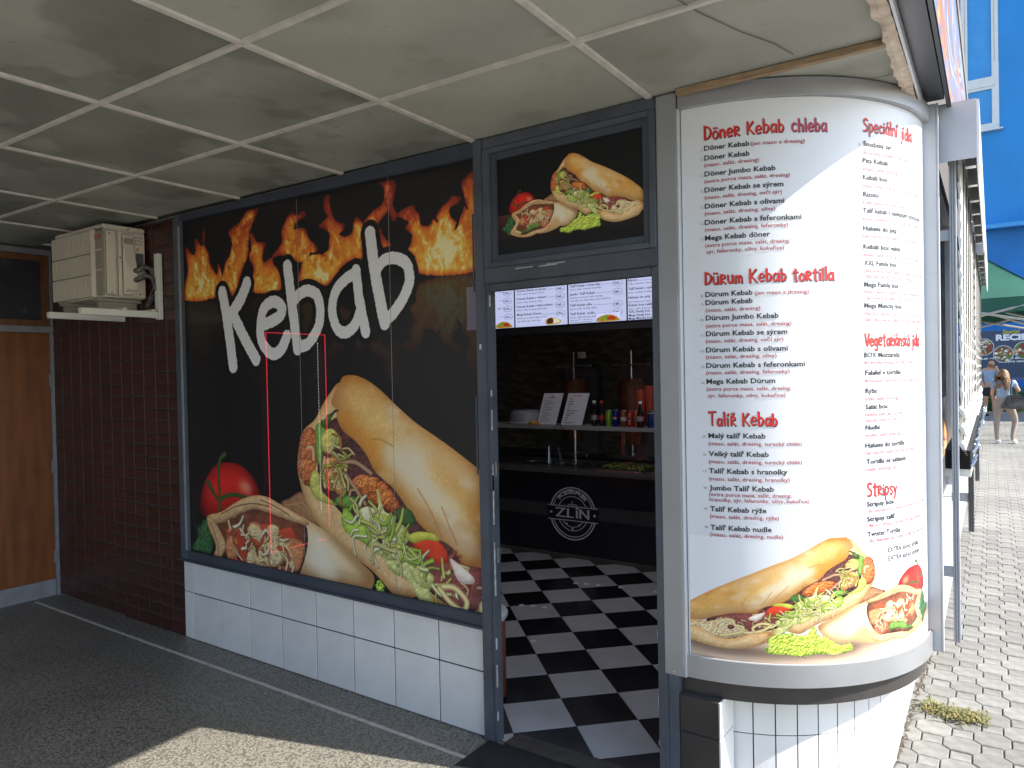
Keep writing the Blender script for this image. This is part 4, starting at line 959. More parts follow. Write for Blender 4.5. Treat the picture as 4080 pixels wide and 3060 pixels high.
# --- white tiled plinth under the window
pl = thing('tiled_plinth', 'low wall of white square tiles under the flame window', 'wall', (-3.2, 0, 0))
B(-4.425, -1.999, .003, .06, 0, .499).build('grout_bed', GROUT, pl)
TW = .2921
big_t = mesh_of(MB().cham(-TW / 2 + .0034, TW / 2 - .0034, 0, .006, .0016, .2915, .0014), 'wall_tile')
sml_t = mesh_of(MB().cham(-TW / 2 + .0034, TW / 2 - .0034, 0, .006, .2982, .4975, .0014), 'cut_wall_tile')
for k in range(8):
    x = -1.9885 - TW * (k + .5)
    for me, nm in ((big_t, 'wall_tile'), (sml_t, 'wall_tile')):
        piece(nm, me, WHITET, pl, (x, -.002 + random.uniform(-.0006, .0006), 0))
for z0, z1 in ((.0016, .2935), (.2975, .4975)): MB().cham(-4.425, -4.327, -.0015, .0045, z0, z1, .0012).build('wall_tile', WHITET, pl)

# --- big window with printed film
win = thing('shop_window', 'large window covered by a printed film of flames, the word Kebab and a giant sandwich', 'window', (-3.2, 0, .5))
B(-4.424, -4.345, -.022, .06, .50, 2.69).build('frame_stile', GREYF, win, .003)
B(-4.358, -4.343, -.030, -.0225, .575, 2.62).build('glazing_bead', mat('light_bead', (.24, .25, .27), .4, var=.1, scale=9), win)
B(-4.3445, -1.9955, -.022, .06, .50, .5655).build('bottom_rail', GREYD, win, .003)
MB().add([(-4.3445, -.022, 2.655), (-1.9955, -.022, 2.622), (-1.9955, -.022, 2.69), (-4.3445, -.022, 2.69), (-4.3445, .06, 2.655), (-1.9955, .06, 2.622), (-1.9955, .06, 2.69), (-4.3445, .06, 2.69)],
         [(0, 1, 2, 3), (7, 6, 5, 4), (0, 4, 5, 1), (1, 5, 6, 2), (2, 6, 7, 3), (3, 7, 4, 0)]).build('top_rail', GREYD, win)
B(-4.43, -1.99, -.035, -.0225, .500, .512).build('drip_edge', GREYD, win)
for zz in (2.02, 1.2): B(-2.012, -2.004, -.026, -.0225, zz, zz + .35).build('worn_bead', GREYF, win)
wf = print_mat('window_film', picture_window(), .45, see=.08, gain=1.0, coat=.25)
x0, x1, z0, z1 = -4.345, -1.995, .560, 2.655
uv_sheet('printed_film', [[(x0, .0, z0), (x1, .0, z0)], [(x0, .0, z1), (x1, .0, z1)]], wf, win)
for xx in (-3.24, -2.55): B(xx, xx + .0025, -.0012, -.0006, .57, 2.63).build('film_seam', mat('film_seam_line', (.30, .30, .28), .4, var=.1), win)

# --- door frame, mullions, transom
df = thing('door_frame', 'slate grey painted steel frame of the open shop doorway', 'door frame', (-1.5, 0, 0))
B(-1.9945, -1.948, -.034, .03, 0, 2.69).build('left_jamb', GREYF, df, .003)
B(-1.9475, -1.930, -.018, .03, 0, 2.05).build('left_stop', GREYF, df, .002)
B(-1.158, -1.120, -.012, .07, 0, 2.05).build('right_jamb', GREYF, df, .002)
B(-1.1195, -1.078, -.004, .05, 0, .488).build('right_jamb_foot', GREYF, df, .002)
B(-1.9475, -1.131, -.028, .07, 2.0505, 2.118).build('transom_bar', GREYF, df, .003)
B(-1.9295, -1.159, -.012, .03, 2.018, 2.0495).build('door_head', GREYF, df, .002)
B(-1.9475, -1.131, -.026, .07, 2.642, 2.69).build('head_rail', GREYF, df, .003)
B(-1.975, -1.963, -.040, -.0345, 1.76, 1.785).build('latch_hook', STEEL, df, .002)
for zz in (1.19, .80): B(-1.934, -1.926, .005, .028, zz, zz + .07).build('hinge', STEEL, df, .002)
WEAR = mat('bare_metal_wear', (.42, .42, .42), .5, var=.3, scale=40)
for zz, hh in ((1.95, .05), (1.55, .03), (1.40, .09), (1.13, .12), (.98, .22), (.80, .10), (.66, .14), (.42, .05), (.25, .10), (.1, .04)):
    B(-1.9303, -1.9288, -.019, -.012 + random.uniform(0, .004), zz, zz + hh).build('chipped_edge', WEAR, df)
for xx in (-1.1595, ):
    for zz, hh in ((.35, .05), (.2, .02), (.62, .03)): B(xx, xx + .0015, -.0125, -.004, zz, zz + hh).build('chipped_edge', WEAR, df)
B(-1.896, -1.158, -.02, .09, 0, .012).build('threshold', mat('worn_threshold', (.05, .045, .04), .6, var=.3, scale=20, bump=.4), df, .002)

tp = thing('transom_picture', 'framed picture of a sandwich and tortilla roll above the doorway', 'sign', (-1.5, 0, 2.15))
xa, xb, za, zb = -1.9465, -1.132, 2.119, 2.641
def frame4(x0, x1, z0, z1, w, y0, y1, name, m, par, wl=0):
    B(x0, x0 + w + wl, y0, y1, z0, z1).build(name, m, par, .002); B(x1 - w, x1, y0, y1, z0, z1).build(name, m, par, .002)
    B(x0 + w + wl, x1 - w, y0, y1, z0, z0 + w).build(name, m, par, .002); B(x0 + w + wl, x1 - w, y0, y1, z1 - w, z1).build(name, m, par, .002)
frame4(xa, xb, za, zb, .022, -.030, .05, 'outer_frame', GREYF, tp, .014)
frame4(xa + .036, xb - .022, za + .022, zb - .022, .030, -.018, .05, 'inner_frame', GREYD, tp)
uv_sheet('picture', [[(xa + .066, -.006, za + .048), (xb - .03, -.006, za + .048)], [(xa + .066, -.006, zb - .035), (xb - .03, -.006, zb - .035)]], print_mat('picture_print', picture_small(), .35, gain=1.0), tp)
B(xa + .03, xb - .03, .0, .04, za + .03, zb - .03).build('backing_board', BLACKP, tp)
for (a, b) in ((-1.78, 2.100), (-1.62, 2.103), (-1.66, 2.098)): B(a, a + .09, -.0295, -.0282, b, b + .004).build('paint_chip', WEAR, df)

# --- left end: wooden door with transom light
dw = thing('wooden_door', 'varnished brown wooden door in a flaking grey frame at the far left', 'door', (-6.18, -.6, 0))
X = -6.18
B(X - .03, X + .02, -.022, .004, 0, 2.033).build('frame_post', DOORF, dw, .003)
B(X - .03, X + .02, -1.30, -1.24, 0, 2.68).build('frame_post', DOORF, dw, .003)
B(X - .03, X + .022, -1.24, .004, 2.036, 2.085).build('frame_rail', DOORF, dw, .003)
B(X - .03, X + .022, -1.24, .004, 2.632, 2.675).build('frame_rail', DOORF, dw, .003)
B(X - .03, X + .02, -.014, .004, 2.087, 2.630).build('frame_post', DOORF, dw, .003)
B(X - .04, X + .006, -1.238, -.024, .13, 2.033).build('door_leaf', WOOD, dw, .002)
B(X - .04, X + .010, -1.238, -.024, .0, .128).build('kick_plate', DOORF, dw, .003)
for zz in (.25, .95, 1.62): B(X + .0065, X + .030, -.036, -.0225, zz, zz + .10).build('hinge', DOORF, dw, .003)
for a, b, c, d in ((-1.238, -.0165, 2.087, 2.132), (-1.238, -.0165, 2.584, 2.630), (-.0655, -.0165, 2.133, 2.583), (-1.238, -1.19, 2.133, 2.583)): B(X - .03, X + .012, a, b, c, d).build('transom_sash', WOODD, dw, .003)
B(X - .02, X - .012, -1.19, -.066, 2.132, 2.584).build('transom_pane', mat('dusty_dark_pane', (.035, .038, .045), .25, var=.3, scale=3), dw)
ew = thing('passage_end_wall', 'grey wall beside the wooden door at the end of the passage', 'wall', (X, -3.5, 0))
B(X - .25, X - .035, -6.2, .3, 0, 2.72).build('plaster_face', mat('end_plaster', (.10, .095, .09), .9, var=.12, scale=2), ew)

# --- air conditioner on wall brackets
ac = thing('air_conditioner', 'cream outdoor air conditioning unit hung high on the brick wall', 'air conditioner', (-5.1, -.17, 2.17))
ax0, ax1, ay0, ay1, az0, az1 = -5.44, -4.78, -.302, -.01, 2.192, 2.660
B(ax0 + .004, ax1 - .004, ay0 + .03, ay1, az0 + .002, az1 - .02).build('casing', ACW, ac, .006)
B(ax0, ax1, ay0 + .022, ay1 + .004, az1 - .032, az1).build('top_cover', ACW, ac, .008)
B(ax1 - .012, ax1 + .001, ay0 + .034, ay0 + .105, az0 + .012, az1 - .034).build('corner_panel', ACW, ac, .005)
B(ax1 - .002, ax1 + .003, ay0 + .11, ay1 - .002, az0 + .006, az1 - .035).build('side_panel', ACW, ac, .003)
# service cover with hollow grip and stepped lower box
B(ax1 + .0035, ax1 + .012, ay0 + .135, ay0 + .215, az0 + .02, az1 - .05).build('service_cover', ACW, ac, .005)
MB().add([(ax1 + .0125, ay0 + .140, az0 + .04), (ax1 + .0125, ay0 + .212, az0 + .04), (ax1 + .045, ay0 + .212, az0 + .055), (ax1 + .045, ay0 + .150, az0 + .055),
          (ax1 + .0125, ay0 + .140, az0 + .24), (ax1 + .0125, ay0 + .212, az0 + .26), (ax1 + .045, ay0 + .212, az0 + .20), (ax1 + .045, ay0 + .150, az0 + .20),
          (ax1 + .014, ay0 + .140, az1 - .10), (ax1 + .014, ay0 + .205, az1 - .10)],
         [(0, 3, 2, 1), (0, 4, 7, 3), (1, 2, 6, 5), (3, 7, 6, 2), (4, 8, 7), (7, 8, 9, 6), (5, 6, 9), (0, 1, 5, 9, 8, 4)]).build('pipe_cover', ACW, ac)
B(ax1 + .0125, ax1 + .020, ay0 + .145, ay0 + .205, az1 - .118, az1 - .078).build('hand_grip', ACD, ac, .003)
B(ax1 + .0125, ax1 + .024, ay0 + .145, ay0 + .205, az1 - .078, az1 - .070).build('hand_grip_lip', ACW, ac, .002)
B(ax1 + .0035, ax1 + .006, ay0 + .226, ay0 + .278, az0 + .205, az0 + .30).build('rating_plate', mat('slate_label', (.11, .115, .135), .5, var=.1), ac)
tri = MB().add([(ax1 + .0045, ay0 + .230, az0 + .318), (ax1 + .0045, ay0 + .252, az0 + .318), (ax1 + .0045, ay0 + .241, az0 + .342)], [(0, 1, 2)]).build('warning_sticker', mat('warning_orange', (.75, .25, .02), .5, var=.05), ac)
MB().add([(ax1 + .0050, ay0 + .238, az0 + .322), (ax1 + .0050, ay0 + .244, az0 + .322), (ax1 + .0050, ay0 + .241, az0 + .334)], [(0, 1, 2)]).build('flame_mark', BLK, ac)
for q in range(9):
    yy = ay0 + .226 + (q % 3) * .017; zz = az0 + .355 + (q // 3) * .022
    B(ax1 + .0035, ax1 + .0045, yy, yy + random.uniform(.008, .014), zz, zz + random.uniform(.004, .013)).build('printed_mark', mat('faded_print', (.26, .23, .18), .6, var=.1), ac)
for (yy, zz) in ((ay0 + .06, az1 - .06), (ay0 + .07, az0 + .03), (ay0 + .125, az0 + .26), (ay0 + .25, az0 + .03), (ay0 + .18, az1 - .02)):
    MB().tube([(ax1 + .001, yy, zz), (ax1 + .0065, yy, zz)], .005, 8).build('screw', STEEL, ac)
# louvred front: three panels of upright slats
fx0, fx1 = ax0 + .004, ax1 - .10
zs = [az0 + .006, az0 + .150, az0 + .285, az1 - .035]
slat_m = {}
for r in range(3):
    za_, zb_ = zs[r] + .004, zs[r + 1] - .003
    B(fx0, fx1 - .014, ay0 + .012, ay0 + .029, za_, zb_).build('grille_panel', ACD, ac)
    sm = mesh_of(MB().box(-.0058, .0058, 0, .012, za_, zb_), 'grille_slat')
    n_ = 26
    for q in range(n_):
        xx = fx0 + .006 + (fx1 - .022 - fx0) * q / (n_ - 1)
        piece('grille_slat', sm, ACW, ac, (xx, ay0, 0))
B(fx1 - .012, fx1 + .006, ay0 - .008, ay0 + .029, zs[0], zs[3] + .004).build('grille_edge', ACW, ac, .004)
B(fx1 + .008, ax1 - .001, ay0 + .016, ay0 + .0295, az0 + .012, az1 - .036).build('front_side_panel', ACD, ac, .004)
for zz in (az0 + .17, az0 + .30): B(fx1 + .012, ax1 - .008, ay0 + .012, ay0 + .0155, zz, zz + .006).build('front_rib', ACW, ac)
B(fx1 + .014, ax1 - .014, ay0 + .0125, ay0 + .0155, az1 - .095, az1 - .070).build('maker_badge', mat('faded_red_badge', (.40, .12, .09), .5, var=.2, scale=60), ac)
PIPE = mat('foil_wrapped_pipe', (.10, .088, .082), .22, metal=.2, var=.4, scale=40, bump=1.2, bscale=50)
py0 = ay0 + .225
B(ax1 + .0035, ax1 + .028, ay0 + .214, ay0 + .228, az0 + .07, az0 + .19).build('pipe_valve_plate', ACW, ac, .003)
for dz, yw in ((.175, -.02), (.115, .0)):
    MB().tube([(ax1 + .03, py0 - .03, az0 + dz), (ax1 + .06, py0 - .005, az0 + dz + .012), (ax1 + .10 + yw, py0 + .02, az0 + dz + .035), (ax1 + .14 + yw, py0 + .045, az0 + dz + .01), (ax1 + .15 + yw, py0 + .055, az0 + dz - .06), (ax1 + .11 + yw, py0 + .058, az0 + .01), (ax1 + .04, py0 + .055, az0 - .05)], .0175, 12).build('insulated_pipe', PIPE, ac, smooth=True)
for xx in (ax0 + .10, ax1 - .10): B(xx - .03, xx + .03, ay0 + .01, ay1 + .005, az0 - .022, az0).build('base_foot', ACD, ac, .003)
for nm, bx, lab in (('wall_bracket', -4.615, 'white steel wall bracket under the pipe end of the air conditioner'), ('wall_bracket', -5.03, 'white steel wall bracket under the grille end of the air conditioner')):
    b_ = thing(nm, lab, 'bracket', (bx, 0, 2.08), 'brackets carrying the air conditioner')
    if bx > -4.8:
        B(bx - .024, bx + .024, -.030, .0, 2.05, 2.478).build('wall_plate', BRKT, b_, .003)
    B(bx - .020, bx + .020, -.508, -.031, 2.058, 2.098).build('arm', BRKT, b_, .003)
for yy in (-.245, -.06): B(-5.30, -4.60, yy - .014, yy + .014, 2.099, 2.112).build('cross_rail', ACW, ac, .002)
for xx in (ax0 + .10, ax1 - .10): B(xx - .02, xx + .02, ay0 + .03, ay1 - .02, 2.1125, az0 - .023).build('rubber_block', ACD, ac, .002)
# ================================================================ ROUND CORNER WITH THE MENU
RM = .7535
def pc(s, z, d=0.0):
    """arc length s and height z on the menu board, d metres proud of it"""
    a = s / RM; r = RM + .0006 + d
    return (PC[0] + r * math.sin(a), PC[1] - r * math.cos(a), z)
py = thing('menu_pylon', 'rounded street corner carrying the tall white menu board with aluminium rings', 'menu board', (-.8, .3, 0))
B(-1.130, -1.050, -.014, .05, .489, 2.690).build('pilaster', ALU, py, .003)
B(-1.0495, -1.0445, -.010, .03, .489, 2.628).build('pilaster_edge', ALUL, py)
for zz in (.505, 2.655): MB().tube([(-1.09, -.0135, zz), (-1.09, -.0165, zz)], .006, 10).build('rivet', STEEL, py)
MB().arc(.70, RM, 2.2, 90, .572, 2.628, 64).build('board_core', mat('white_acrylic', (.66, .68, .715), .25, var=.01, scale=3), py, smooth=True)
MB().arc(.70, .778, 1.9, 90, 2.6285, 2.690, 48).build('upper_ring', ALU, py, smooth=True)
MB().arc(.70, .770, 1.9, 90.5, .4895, .5715, 48).build('lower_ring', ALU, py, smooth=True)
MB().arc(.76, .7625, 1.9, 90, .5718, .5735, 48).build('ring_lip', WHITEP, py, smooth=True)
MB().arc(.60, .740, -2, 92, .416, .489, 48).build('dark_band', BLACKT, py, smooth=True)
B(-.345, -.322, .769, .84, .49, 2.60).build('joint_strip', GREYD, py)
bt = B(-.3215, -.268, .770, .785, .488, 2.700).build('end_plate', ALUL, py, .002)
B(-.2675, -.262, .768, .80, .488, 2.700).build('end_plate_flange', ALUL, py)
# tiled foot of the corner
B(-1.0745, -.925, .004, .15, 0, .4155).build('foot_block', GROUT, py)
for z0, z1 in ((.002, .276), (.280, .4155)): MB().cham(-1.0745, -.925, -.002, .0035, z0, z1, .001).build('foot_tile', BLACKT, py)
for z0, z1 in ((.002, .276), (.280, .4155)): B(-.9248, -.919, .0, .146, z0, z1).build('foot_tile', WHITET, py)
RB = .632
MB().arc(.56, RB - .004, 8, 90, 0, .4155, 40).build('foot_core', GROUT, py, smooth=True)
dA = 7.45
for k in range(-1, 11):
    a0 = 12.6 + k * dA; a1 = a0 + dA
    if a1 > 90: a1 = 90
    for z0, z1 in ((.002, .246), (.250, .4155)):
        MB().arc(RB - .0035, RB, max(a0, 8) + .22, a1 - .22, z0, z1, 3).build('curved_tile', WHITET, py)

# printed food picture, wrapped on the lower part of the board
g = []
for z in np.linspace(.572, 1.03, 4): g.append([pc(s, z, .0004) for s in np.linspace(.035, 1.18, 72)])
uv_sheet('food_picture', g, print_mat('menu_food_print', picture_menu()[:, int(.035 / 1.19 * 904):int(1.18 / 1.19 * 904)], .25, gain=.88), py)

mt, md, mn = MB(), MB(), MB()
SZ = {'T': .0262, 'D': .0195, 'N': .0125}
hd = []
for ln in MENU.split('\n'):
    k, text, s, z, w = ln.split('|'); s, z, w = int(s) / 1000, int(z) / 1000, int(w) / 1000
    if k == 'H': hd.append((text, s, z, w)); continue
    fn = lambda a, b, s=s, z=z: pc(s + a, z + b, .0012)
    place_text({'T': mt, 'D': md, 'N': mn}[k], text, fn, width=w, size=SZ[k], bold={'T': .022, 'D': .010, 'N': .0}[k], res=2)
stuff(mt.build('dish_names', BLK, py)); stuff(md.build('dish_descriptions', REDD, py)); stuff(mn.build('dish_numbers', GREYN, py))
for q, (text, s, z, w) in enumerate(hd):
    words_ = [(text, s, w)]
    H_ = .047
    if 'chleba' in text: words_ = [('Döner Kebab', s, w * .645), ('chleba', s + w * .695, w * .305)]
    for t_, s_, w_ in words_:
        f1 = lambda a, b, d=0, s_=s_, z=z: pc(s_ + a, z + b, .0003 + d); f2 = lambda a, b, d=0, s_=s_, z=z: pc(s_ + a, z + b, .0008 + d)
        stuff(brush_text(t_, f1, H_, w_, .128, seed=q, off=(.0022, -.0026), grow=.0002).build('heading_shadow', BLK, py))
        stuff(brush_text(t_, f2, H_, w_, .122, seed=q).build('heading', PINKR if t_ == 'chleba' else RED, py))

# ================================================================ STREET SIDE
def sx(x0, y): return x0 - .026 * (y - .8)
TINT = bpy.data.materials.new('tinted_shop_glass'); TINT.use_nodes = True; _n = TINT.node_tree.nodes; _l = TINT.node_tree.links; _n['Principled BSDF'].inputs['Base Color'].default_value = (.02, .022, .028, 1); _n['Principled BSDF'].inputs['Roughness'].default_value = .05
_t = _n.new('ShaderNodeBsdfTransparent'); _t.inputs[0].default_value = (.95, .96, .97, 1); _x = _n.new('ShaderNodeMixShader'); _x.inputs[0].default_value = .85
_l.new(_n['Principled BSDF'].outputs[0], _x.inputs[1]); _l.new(_t.outputs[0], _x.inputs[2]); _l.new(_x.outputs[0], _n['Material Output'].inputs[0])
ss = thing('street_wall', 'street side of the shop with dark glazing above a pale low wall', 'building', (-.4, 4, 0))
def lean(x0, x1, y0, y1, z0, z1): return MB().add([(sx(x0, y0), y0, z0), (sx(x1, y0), y0, z0), (sx(x1, y1), y1, z0), (sx(x0, y1), y1, z0), (sx(x0, y0), y0, z1), (sx(x1, y0), y0, z1), (sx(x1, y1), y1, z1), (sx(x0, y1), y1, z1)],
                    [(0, 3, 2, 1), (4, 5, 6, 7), (0, 1, 5, 4), (1, 2, 6, 5), (2, 3, 7, 6), (3, 0, 4, 7)])
LOW = mat('pale_blue_panel', (.55, .58, .62), .35, var=.05, scale=4)
lean(-.60, -.336, 2.05, 14, .15, .70).build('low_wall', LOW, ss)
lean(-.60, -.441, .772, 14, .0, .4155).build('tiled_base', WHITET, ss)
lean(-.60, -.40, .86, 2.045, .4157, .70).build('recessed_wall', LOW, ss)
lean(-.60, -.326, .86, 14, .7005, .745).build('sill', ALUL, ss)
lean(-.395, -.385, .86, 9, .7455, 2.70).build('dark_glazing', TINT, ss)
lean(-.60, -.34, .86, 14, 2.7005, 2.80).build('head_beam', ALUL, ss)
lean(-.60, -.45, .86, 14, 2.8005, 3.0).build('upper_strip', GREYD, ss)
MB().box(-.62, -.335, .786, .858, .49, 2.70).build('sun_block_post', GREYD, ss)  # added to close a gap that let sun into the shop
lean(-.384, -.350, .86, 1.03, .7455, 2.70).build('glazing_post', GREYD, ss)  # wide post added to keep stray sun off the bin and threshold
for yy in (2.35, 3.8, 5.25, 6.7, 8.2): lean(-.384, -.352, yy, yy + .06, .7455, 2.70).build('glazing_post', ALUL, ss)
def sticker_art(w=400, h=300):
    c = Canvas(w, h, lambda p: np.c_[p[:, 0] / 720 * w, h * .9 - (p[:, 1] + 40) / 400 * h * .9], w / 720, (.10, .10, .12), 3); c.a[:] = (.12, .13, .15); paint_food(c); return c.a
g = [[(sx(-.3836, y), y, z) for y in (1.03, 3.8)] for z in (.75, 1.42)]
uv_sheet('window_sticker', g, print_mat('street_sticker', sticker_art(), .3), ss)
stx = MB()
place_text(stx, 'www.kebabzlin', lambda a, b: (sx(-.3820, 1.4 + a), 1.4 + a, .77 + b), width=1.1, size=.11, bold=.02)
SLAT = mat('white_blind_slat', (.74, .73, .68), .4, var=.03, scale=5); CORD = mat('grey_ladder_cord', (.07, .065, .06), .7, var=.1)
def blind(y0, y1, zb, label):
    b = thing('venetian_blind', label, 'blind', (sx(-.2, y0), y0, 0), 'outdoor blinds along the street front')
    # cassette
    lean(-.276, -.134, y0 - .16, y0 - .155, 2.472, 2.705).build('end_cap', ALUL, b)
    lean(-.1335, -.124, y0 - .16, y1 + .1, 2.45, 2.70).build('front_cover', mat('cover_white', (.70, .72, .76), .35, var=.03, scale=3), b)
    lean(-.262, -.134, y0 - .154, y1 + .1, 2.69, 2.705).build('top_cover', ALUL, b)
    lean(-.250, -.205, y0, y1, 2.56, 2.60).build('head_rail', STEELM, b)
    for q in range(7):
        yy = y0 + .1 + (y1 - y0 - .2) * q / 6; lean(-.18, -.14, yy, yy + .05, 2.50, 2.62).build('lift_mechanism', STEEL, b)
    n = 18; zt = 2.52
    for q in range(n):
        z = zb + .10 + (zt - zb - .10) * q / (n - 1); t = R_(86 if q > 2 else 60); hw = .041
        dx, dz = math.cos(t) * hw, math.sin(t) * hw; x = -.203
        MB().add([(sx(x - dx, y0), y0, z + dz), (sx(x + dx, y0), y0, z - dz), (sx(x + dx, y1), y1, z - dz), (sx(x - dx, y1), y1, z + dz),
                  (sx(x - dx, y0) + .003, y0, z + dz + .002), (sx(x, y0) + .012, y0, z + .012), (sx(x + dx, y0) + .003, y0, z - dz + .002), (sx(x - dx, y1) + .003, y1, z + dz + .002), (sx(x, y1) + .012, y1, z + .012), (sx(x + dx, y1) + .003, y1, z - dz + .002)],
                 [(0, 1, 2, 3), (4, 5, 8, 7), (5, 6, 9, 8), (0, 4, 5, 6, 1), (3, 2, 9, 8, 7), (0, 3, 7, 4), (1, 6, 9, 2)]).build('slat', SLAT, b)
    for q in range(11): lean(-.262, -.168, y0 - .01, y1, zb + .012 + q * .0075, zb + .0150 + q * .0075).build('stacked_slat', STEELM if q % 1 else BLACKP, b)
    lean(-.262, -.168, y0, y1, zb - .022, zb + .010).build('bottom_rail', SLAT, b)
    for q in range(7):
        yy = y0 + .12 + (y1 - y0 - .24) * q / 6
        for xx in (-.190, ):
            X_ = sx(xx, yy); MB().tube([(X_ + .004, yy, 2.52), (X_, yy, 2.0), (X_ - .002, yy + .01, zb + .25), (X_ - .012, yy + .02, zb + .06)], .0028, 6).build('ladder_cord', CORD, b)
    for q in range(int((y1 - y0) / .16)):
        yy = y0 + .03 + q * .16; MB().tube([(sx(-.170, yy), yy, zb + random.uniform(.0, .05)), (sx(-.150, yy), yy + .02, zb + random.uniform(.03, .10))], .006, 5).build('slat_clip', STEEL, b)
    return b
blind(.98, 3.55, 1.20, 'white venetian blind half lowered, nearest to the menu corner')
blind(3.95, 6.9, 1.16, 'white venetian blind half lowered, second from the menu corner')
def rail(x, y, zb, label, dark=False):
    r = thing('guide_rail', label, 'rail', (sx(x, y), y, zb), 'guide rails of the outdoor blinds')
    m = STEELM if dark else ALUL
    MB().box(x - .0125, x + .0125, y - .012, y + .012, zb, 1.12 if dark else 2.55).build('rail', m, r, .0015)
    for dx in (-.005, .004): B(x + dx, x + dx + .0018, y - .0135, y - .0122, zb, 2.55).build('groove', GREYD if not dark else BLACKP, r)
    for zz in ((2.17, .76) if not dark else (.95,)): B(x - .085, x - .0128, y - .004, y + .004, zz, zz + .045).build('stand_off', ALUL, r, .001)
    return r
rail(-.2245, .93, .49, 'light aluminium blind guide rail beside the menu corner')
rail(-.210, 1.75, .80, 'dark blind guide rail ending above the pavement, middle one', True)
rail(-.245, 3.25, .86, 'short dark blind guide rail farthest from the menu corner', True)

# ================================================================ INSIDE THE SHOP
sh = thing('shop_room', 'dark shop interior with walls and ceiling behind the doorway', 'room', (-3, 2, 0))
B(-5.3, -.5, 4.40, 4.5, 0, 2.69).build('back_wall', DARKW, sh)
B(-5.3, -5.2, .26, 4.4, 0, 2.69).build('side_wall', DARKW, sh)
B(-5.2, -4.43, .1, .26, 0, 2.69).build('front_wall_inside', DARKW, sh)
B(-5.3, -.6, .075, 4.5, 2.70, 2.733).build('room_ceiling', mat('room_ceiling_white', (.6, .6, .58), .8, var=.05), sh)
mb = MB()
for r in range(22):
    x = -5.2 + random.uniform(-.3, 0)
    while x < -1.2:
        w = random.uniform(.18, .42)
        if x + w > -5.2: mb.box(max(x, -5.2), min(x + w, -1.12) - .006, 4.385 - random.uniform(0, .02), 4.399, .62 + r * .085, .62 + r * .085 + .08)
        x += w
stuff(mb.build('split_stone_cladding', STONEW, sh))
sf = struct(B(-5.2, -.62, .0, 4.4, -.04, -.003).build('shop_floor', GROUT))
dh = .2119
tile_me = [mesh_of(MB().add([(0, -dh + .0018, z) if a == 0 else (dh - .0018, 0, z) if a == 1 else (0, dh - .0018, z) if a == 2 else (-dh + .0018, 0, z) for z in (-.003, .0012) for a in range(4)], [(3, 2, 1, 0), (4, 5, 6, 7), (0, 1, 5, 4), (1, 2, 6, 5), (2, 3, 7, 6), (3, 0, 4, 7)]), n) for n in ('white_floor_tile', 'black_floor_tile')]
for i in range(-17, 5):
    for j in range(-2, 21):
        if (i + j) % 2: continue
        x = -1.711 + i * .2125; y = .304 + .2125 * (j) + .2125 * 0
        # tile centre sits half a diagonal from a lattice node
        cx, cy = x + .2125, y
        if cx < -5.0 or cx > -.7 or cy < -.15 or cy > 3.05: continue
        white = i % 2 == 0
        if cy - dh > .0 and cx + dh < -.55:
            piece('floor_tile', tile_me[0 if white else 1], FLW if white else FLB, sf, (cx, cy, 0))
        elif -2.1 < cx < -.8:
            e_ = dh - .0018; poly = [(cx, cy - e_), (cx + e_, cy), (cx, cy + e_), (cx - e_, cy)]; out_ = []
            for q in range(4):
                a, b = poly[q], poly[(q + 1) % 4]; lim = .012
                if a[1] >= lim: out_.append(a)
                if (a[1] >= lim) != (b[1] >= lim): t = (lim - a[1]) / (b[1] - a[1]); out_.append((a[0] + (b[0] - a[0]) * t, lim))
            if len(out_) > 2: MB().prism(out_, -.003, .0012).build('floor_tile', FLW if white else FLB, sf)
# small white discs imitating lamp reflections on the floor
k_ = 0
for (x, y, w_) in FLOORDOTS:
    o = MB().lathe((x, y, .0014), [(.020, 0), (.020, .0016)], 18).build('floor_glint', WHITEP); k_ += 1
    tag(o, w_, 'painted glint', 'white discs imitating lamp reflections on the shop floor')

ct_ = thing('serving_counter', 'black shop counter with a granite top and a round silver Kebab Zlín emblem', 'counter', (-3, 3.3, 0))
B(-5.2, -1.12, 2.99, 3.70, .03, .752).build('counter_front', COUNT, ct_)
B(-5.2, -1.12, 2.984, 2.9885, .355, .475).build('grey_stripe', COUNTG, ct_)
B(-5.2, -1.12, 2.975, 2.989, 0, .03).build('skirting', mat('skirting_grey', (.10, .09, .085), .5, var=.1), ct_)
B(-5.2, -1.12, 2.93, 3.02, .752, .786).build('granite_edge', GRAN, ct_, .004)
B(-5.2, -1.12, 3.021, 3.70, .752, .784).build('worktop', STEELM, ct_)
# emblem
def ring_(r0, r1, a0, a1, cz, cx=-3.277, y=2.9815, th=.004, n=48):
    mb = MB(); v = []
    for i in range(n + 1):
        t = R_(a0 + (a1 - a0) * i / n)
        for rr in (r0, r1):
            for yy in (y, y + th): v.append((cx + rr * math.cos(t), yy, cz + rr * math.sin(t)))
    f = [(i * 4, i * 4 + 4, i * 4 + 6, i * 4 + 2) for i in range(n)] + [(i * 4 + 1, i * 4 + 3, i * 4 + 7, i * 4 + 5) for i in range(n)] + [(i * 4, i * 4 + 1, i * 4 + 5, i * 4 + 4) for i in range(n)] + [(i * 4 + 2, i * 4 + 6, i * 4 + 7, i * 4 + 3) for i in range(n)]
    return mb.add(v, f)
EC = .395; EX = -3.277
for (r0, r1, hide) in ((.226, .237, 17), (.204, .211, 19), (.150, .156, 26), (.118, .123, 34)):
    for (a0, a1) in ((hide, 180 - hide), (180 + hide, 360 - hide)):
        if r0 == .118 and a0 < 90: continue
        ring_(r0, r1, a0, a1, EC).build('emblem_ring', SILV, ct_)
for zz in (EC + .058, EC - .066): B(EX - .255, EX + .255, 2.9812, 2.9835, zz, zz + .007).build('emblem_bar', SILV, ct_)
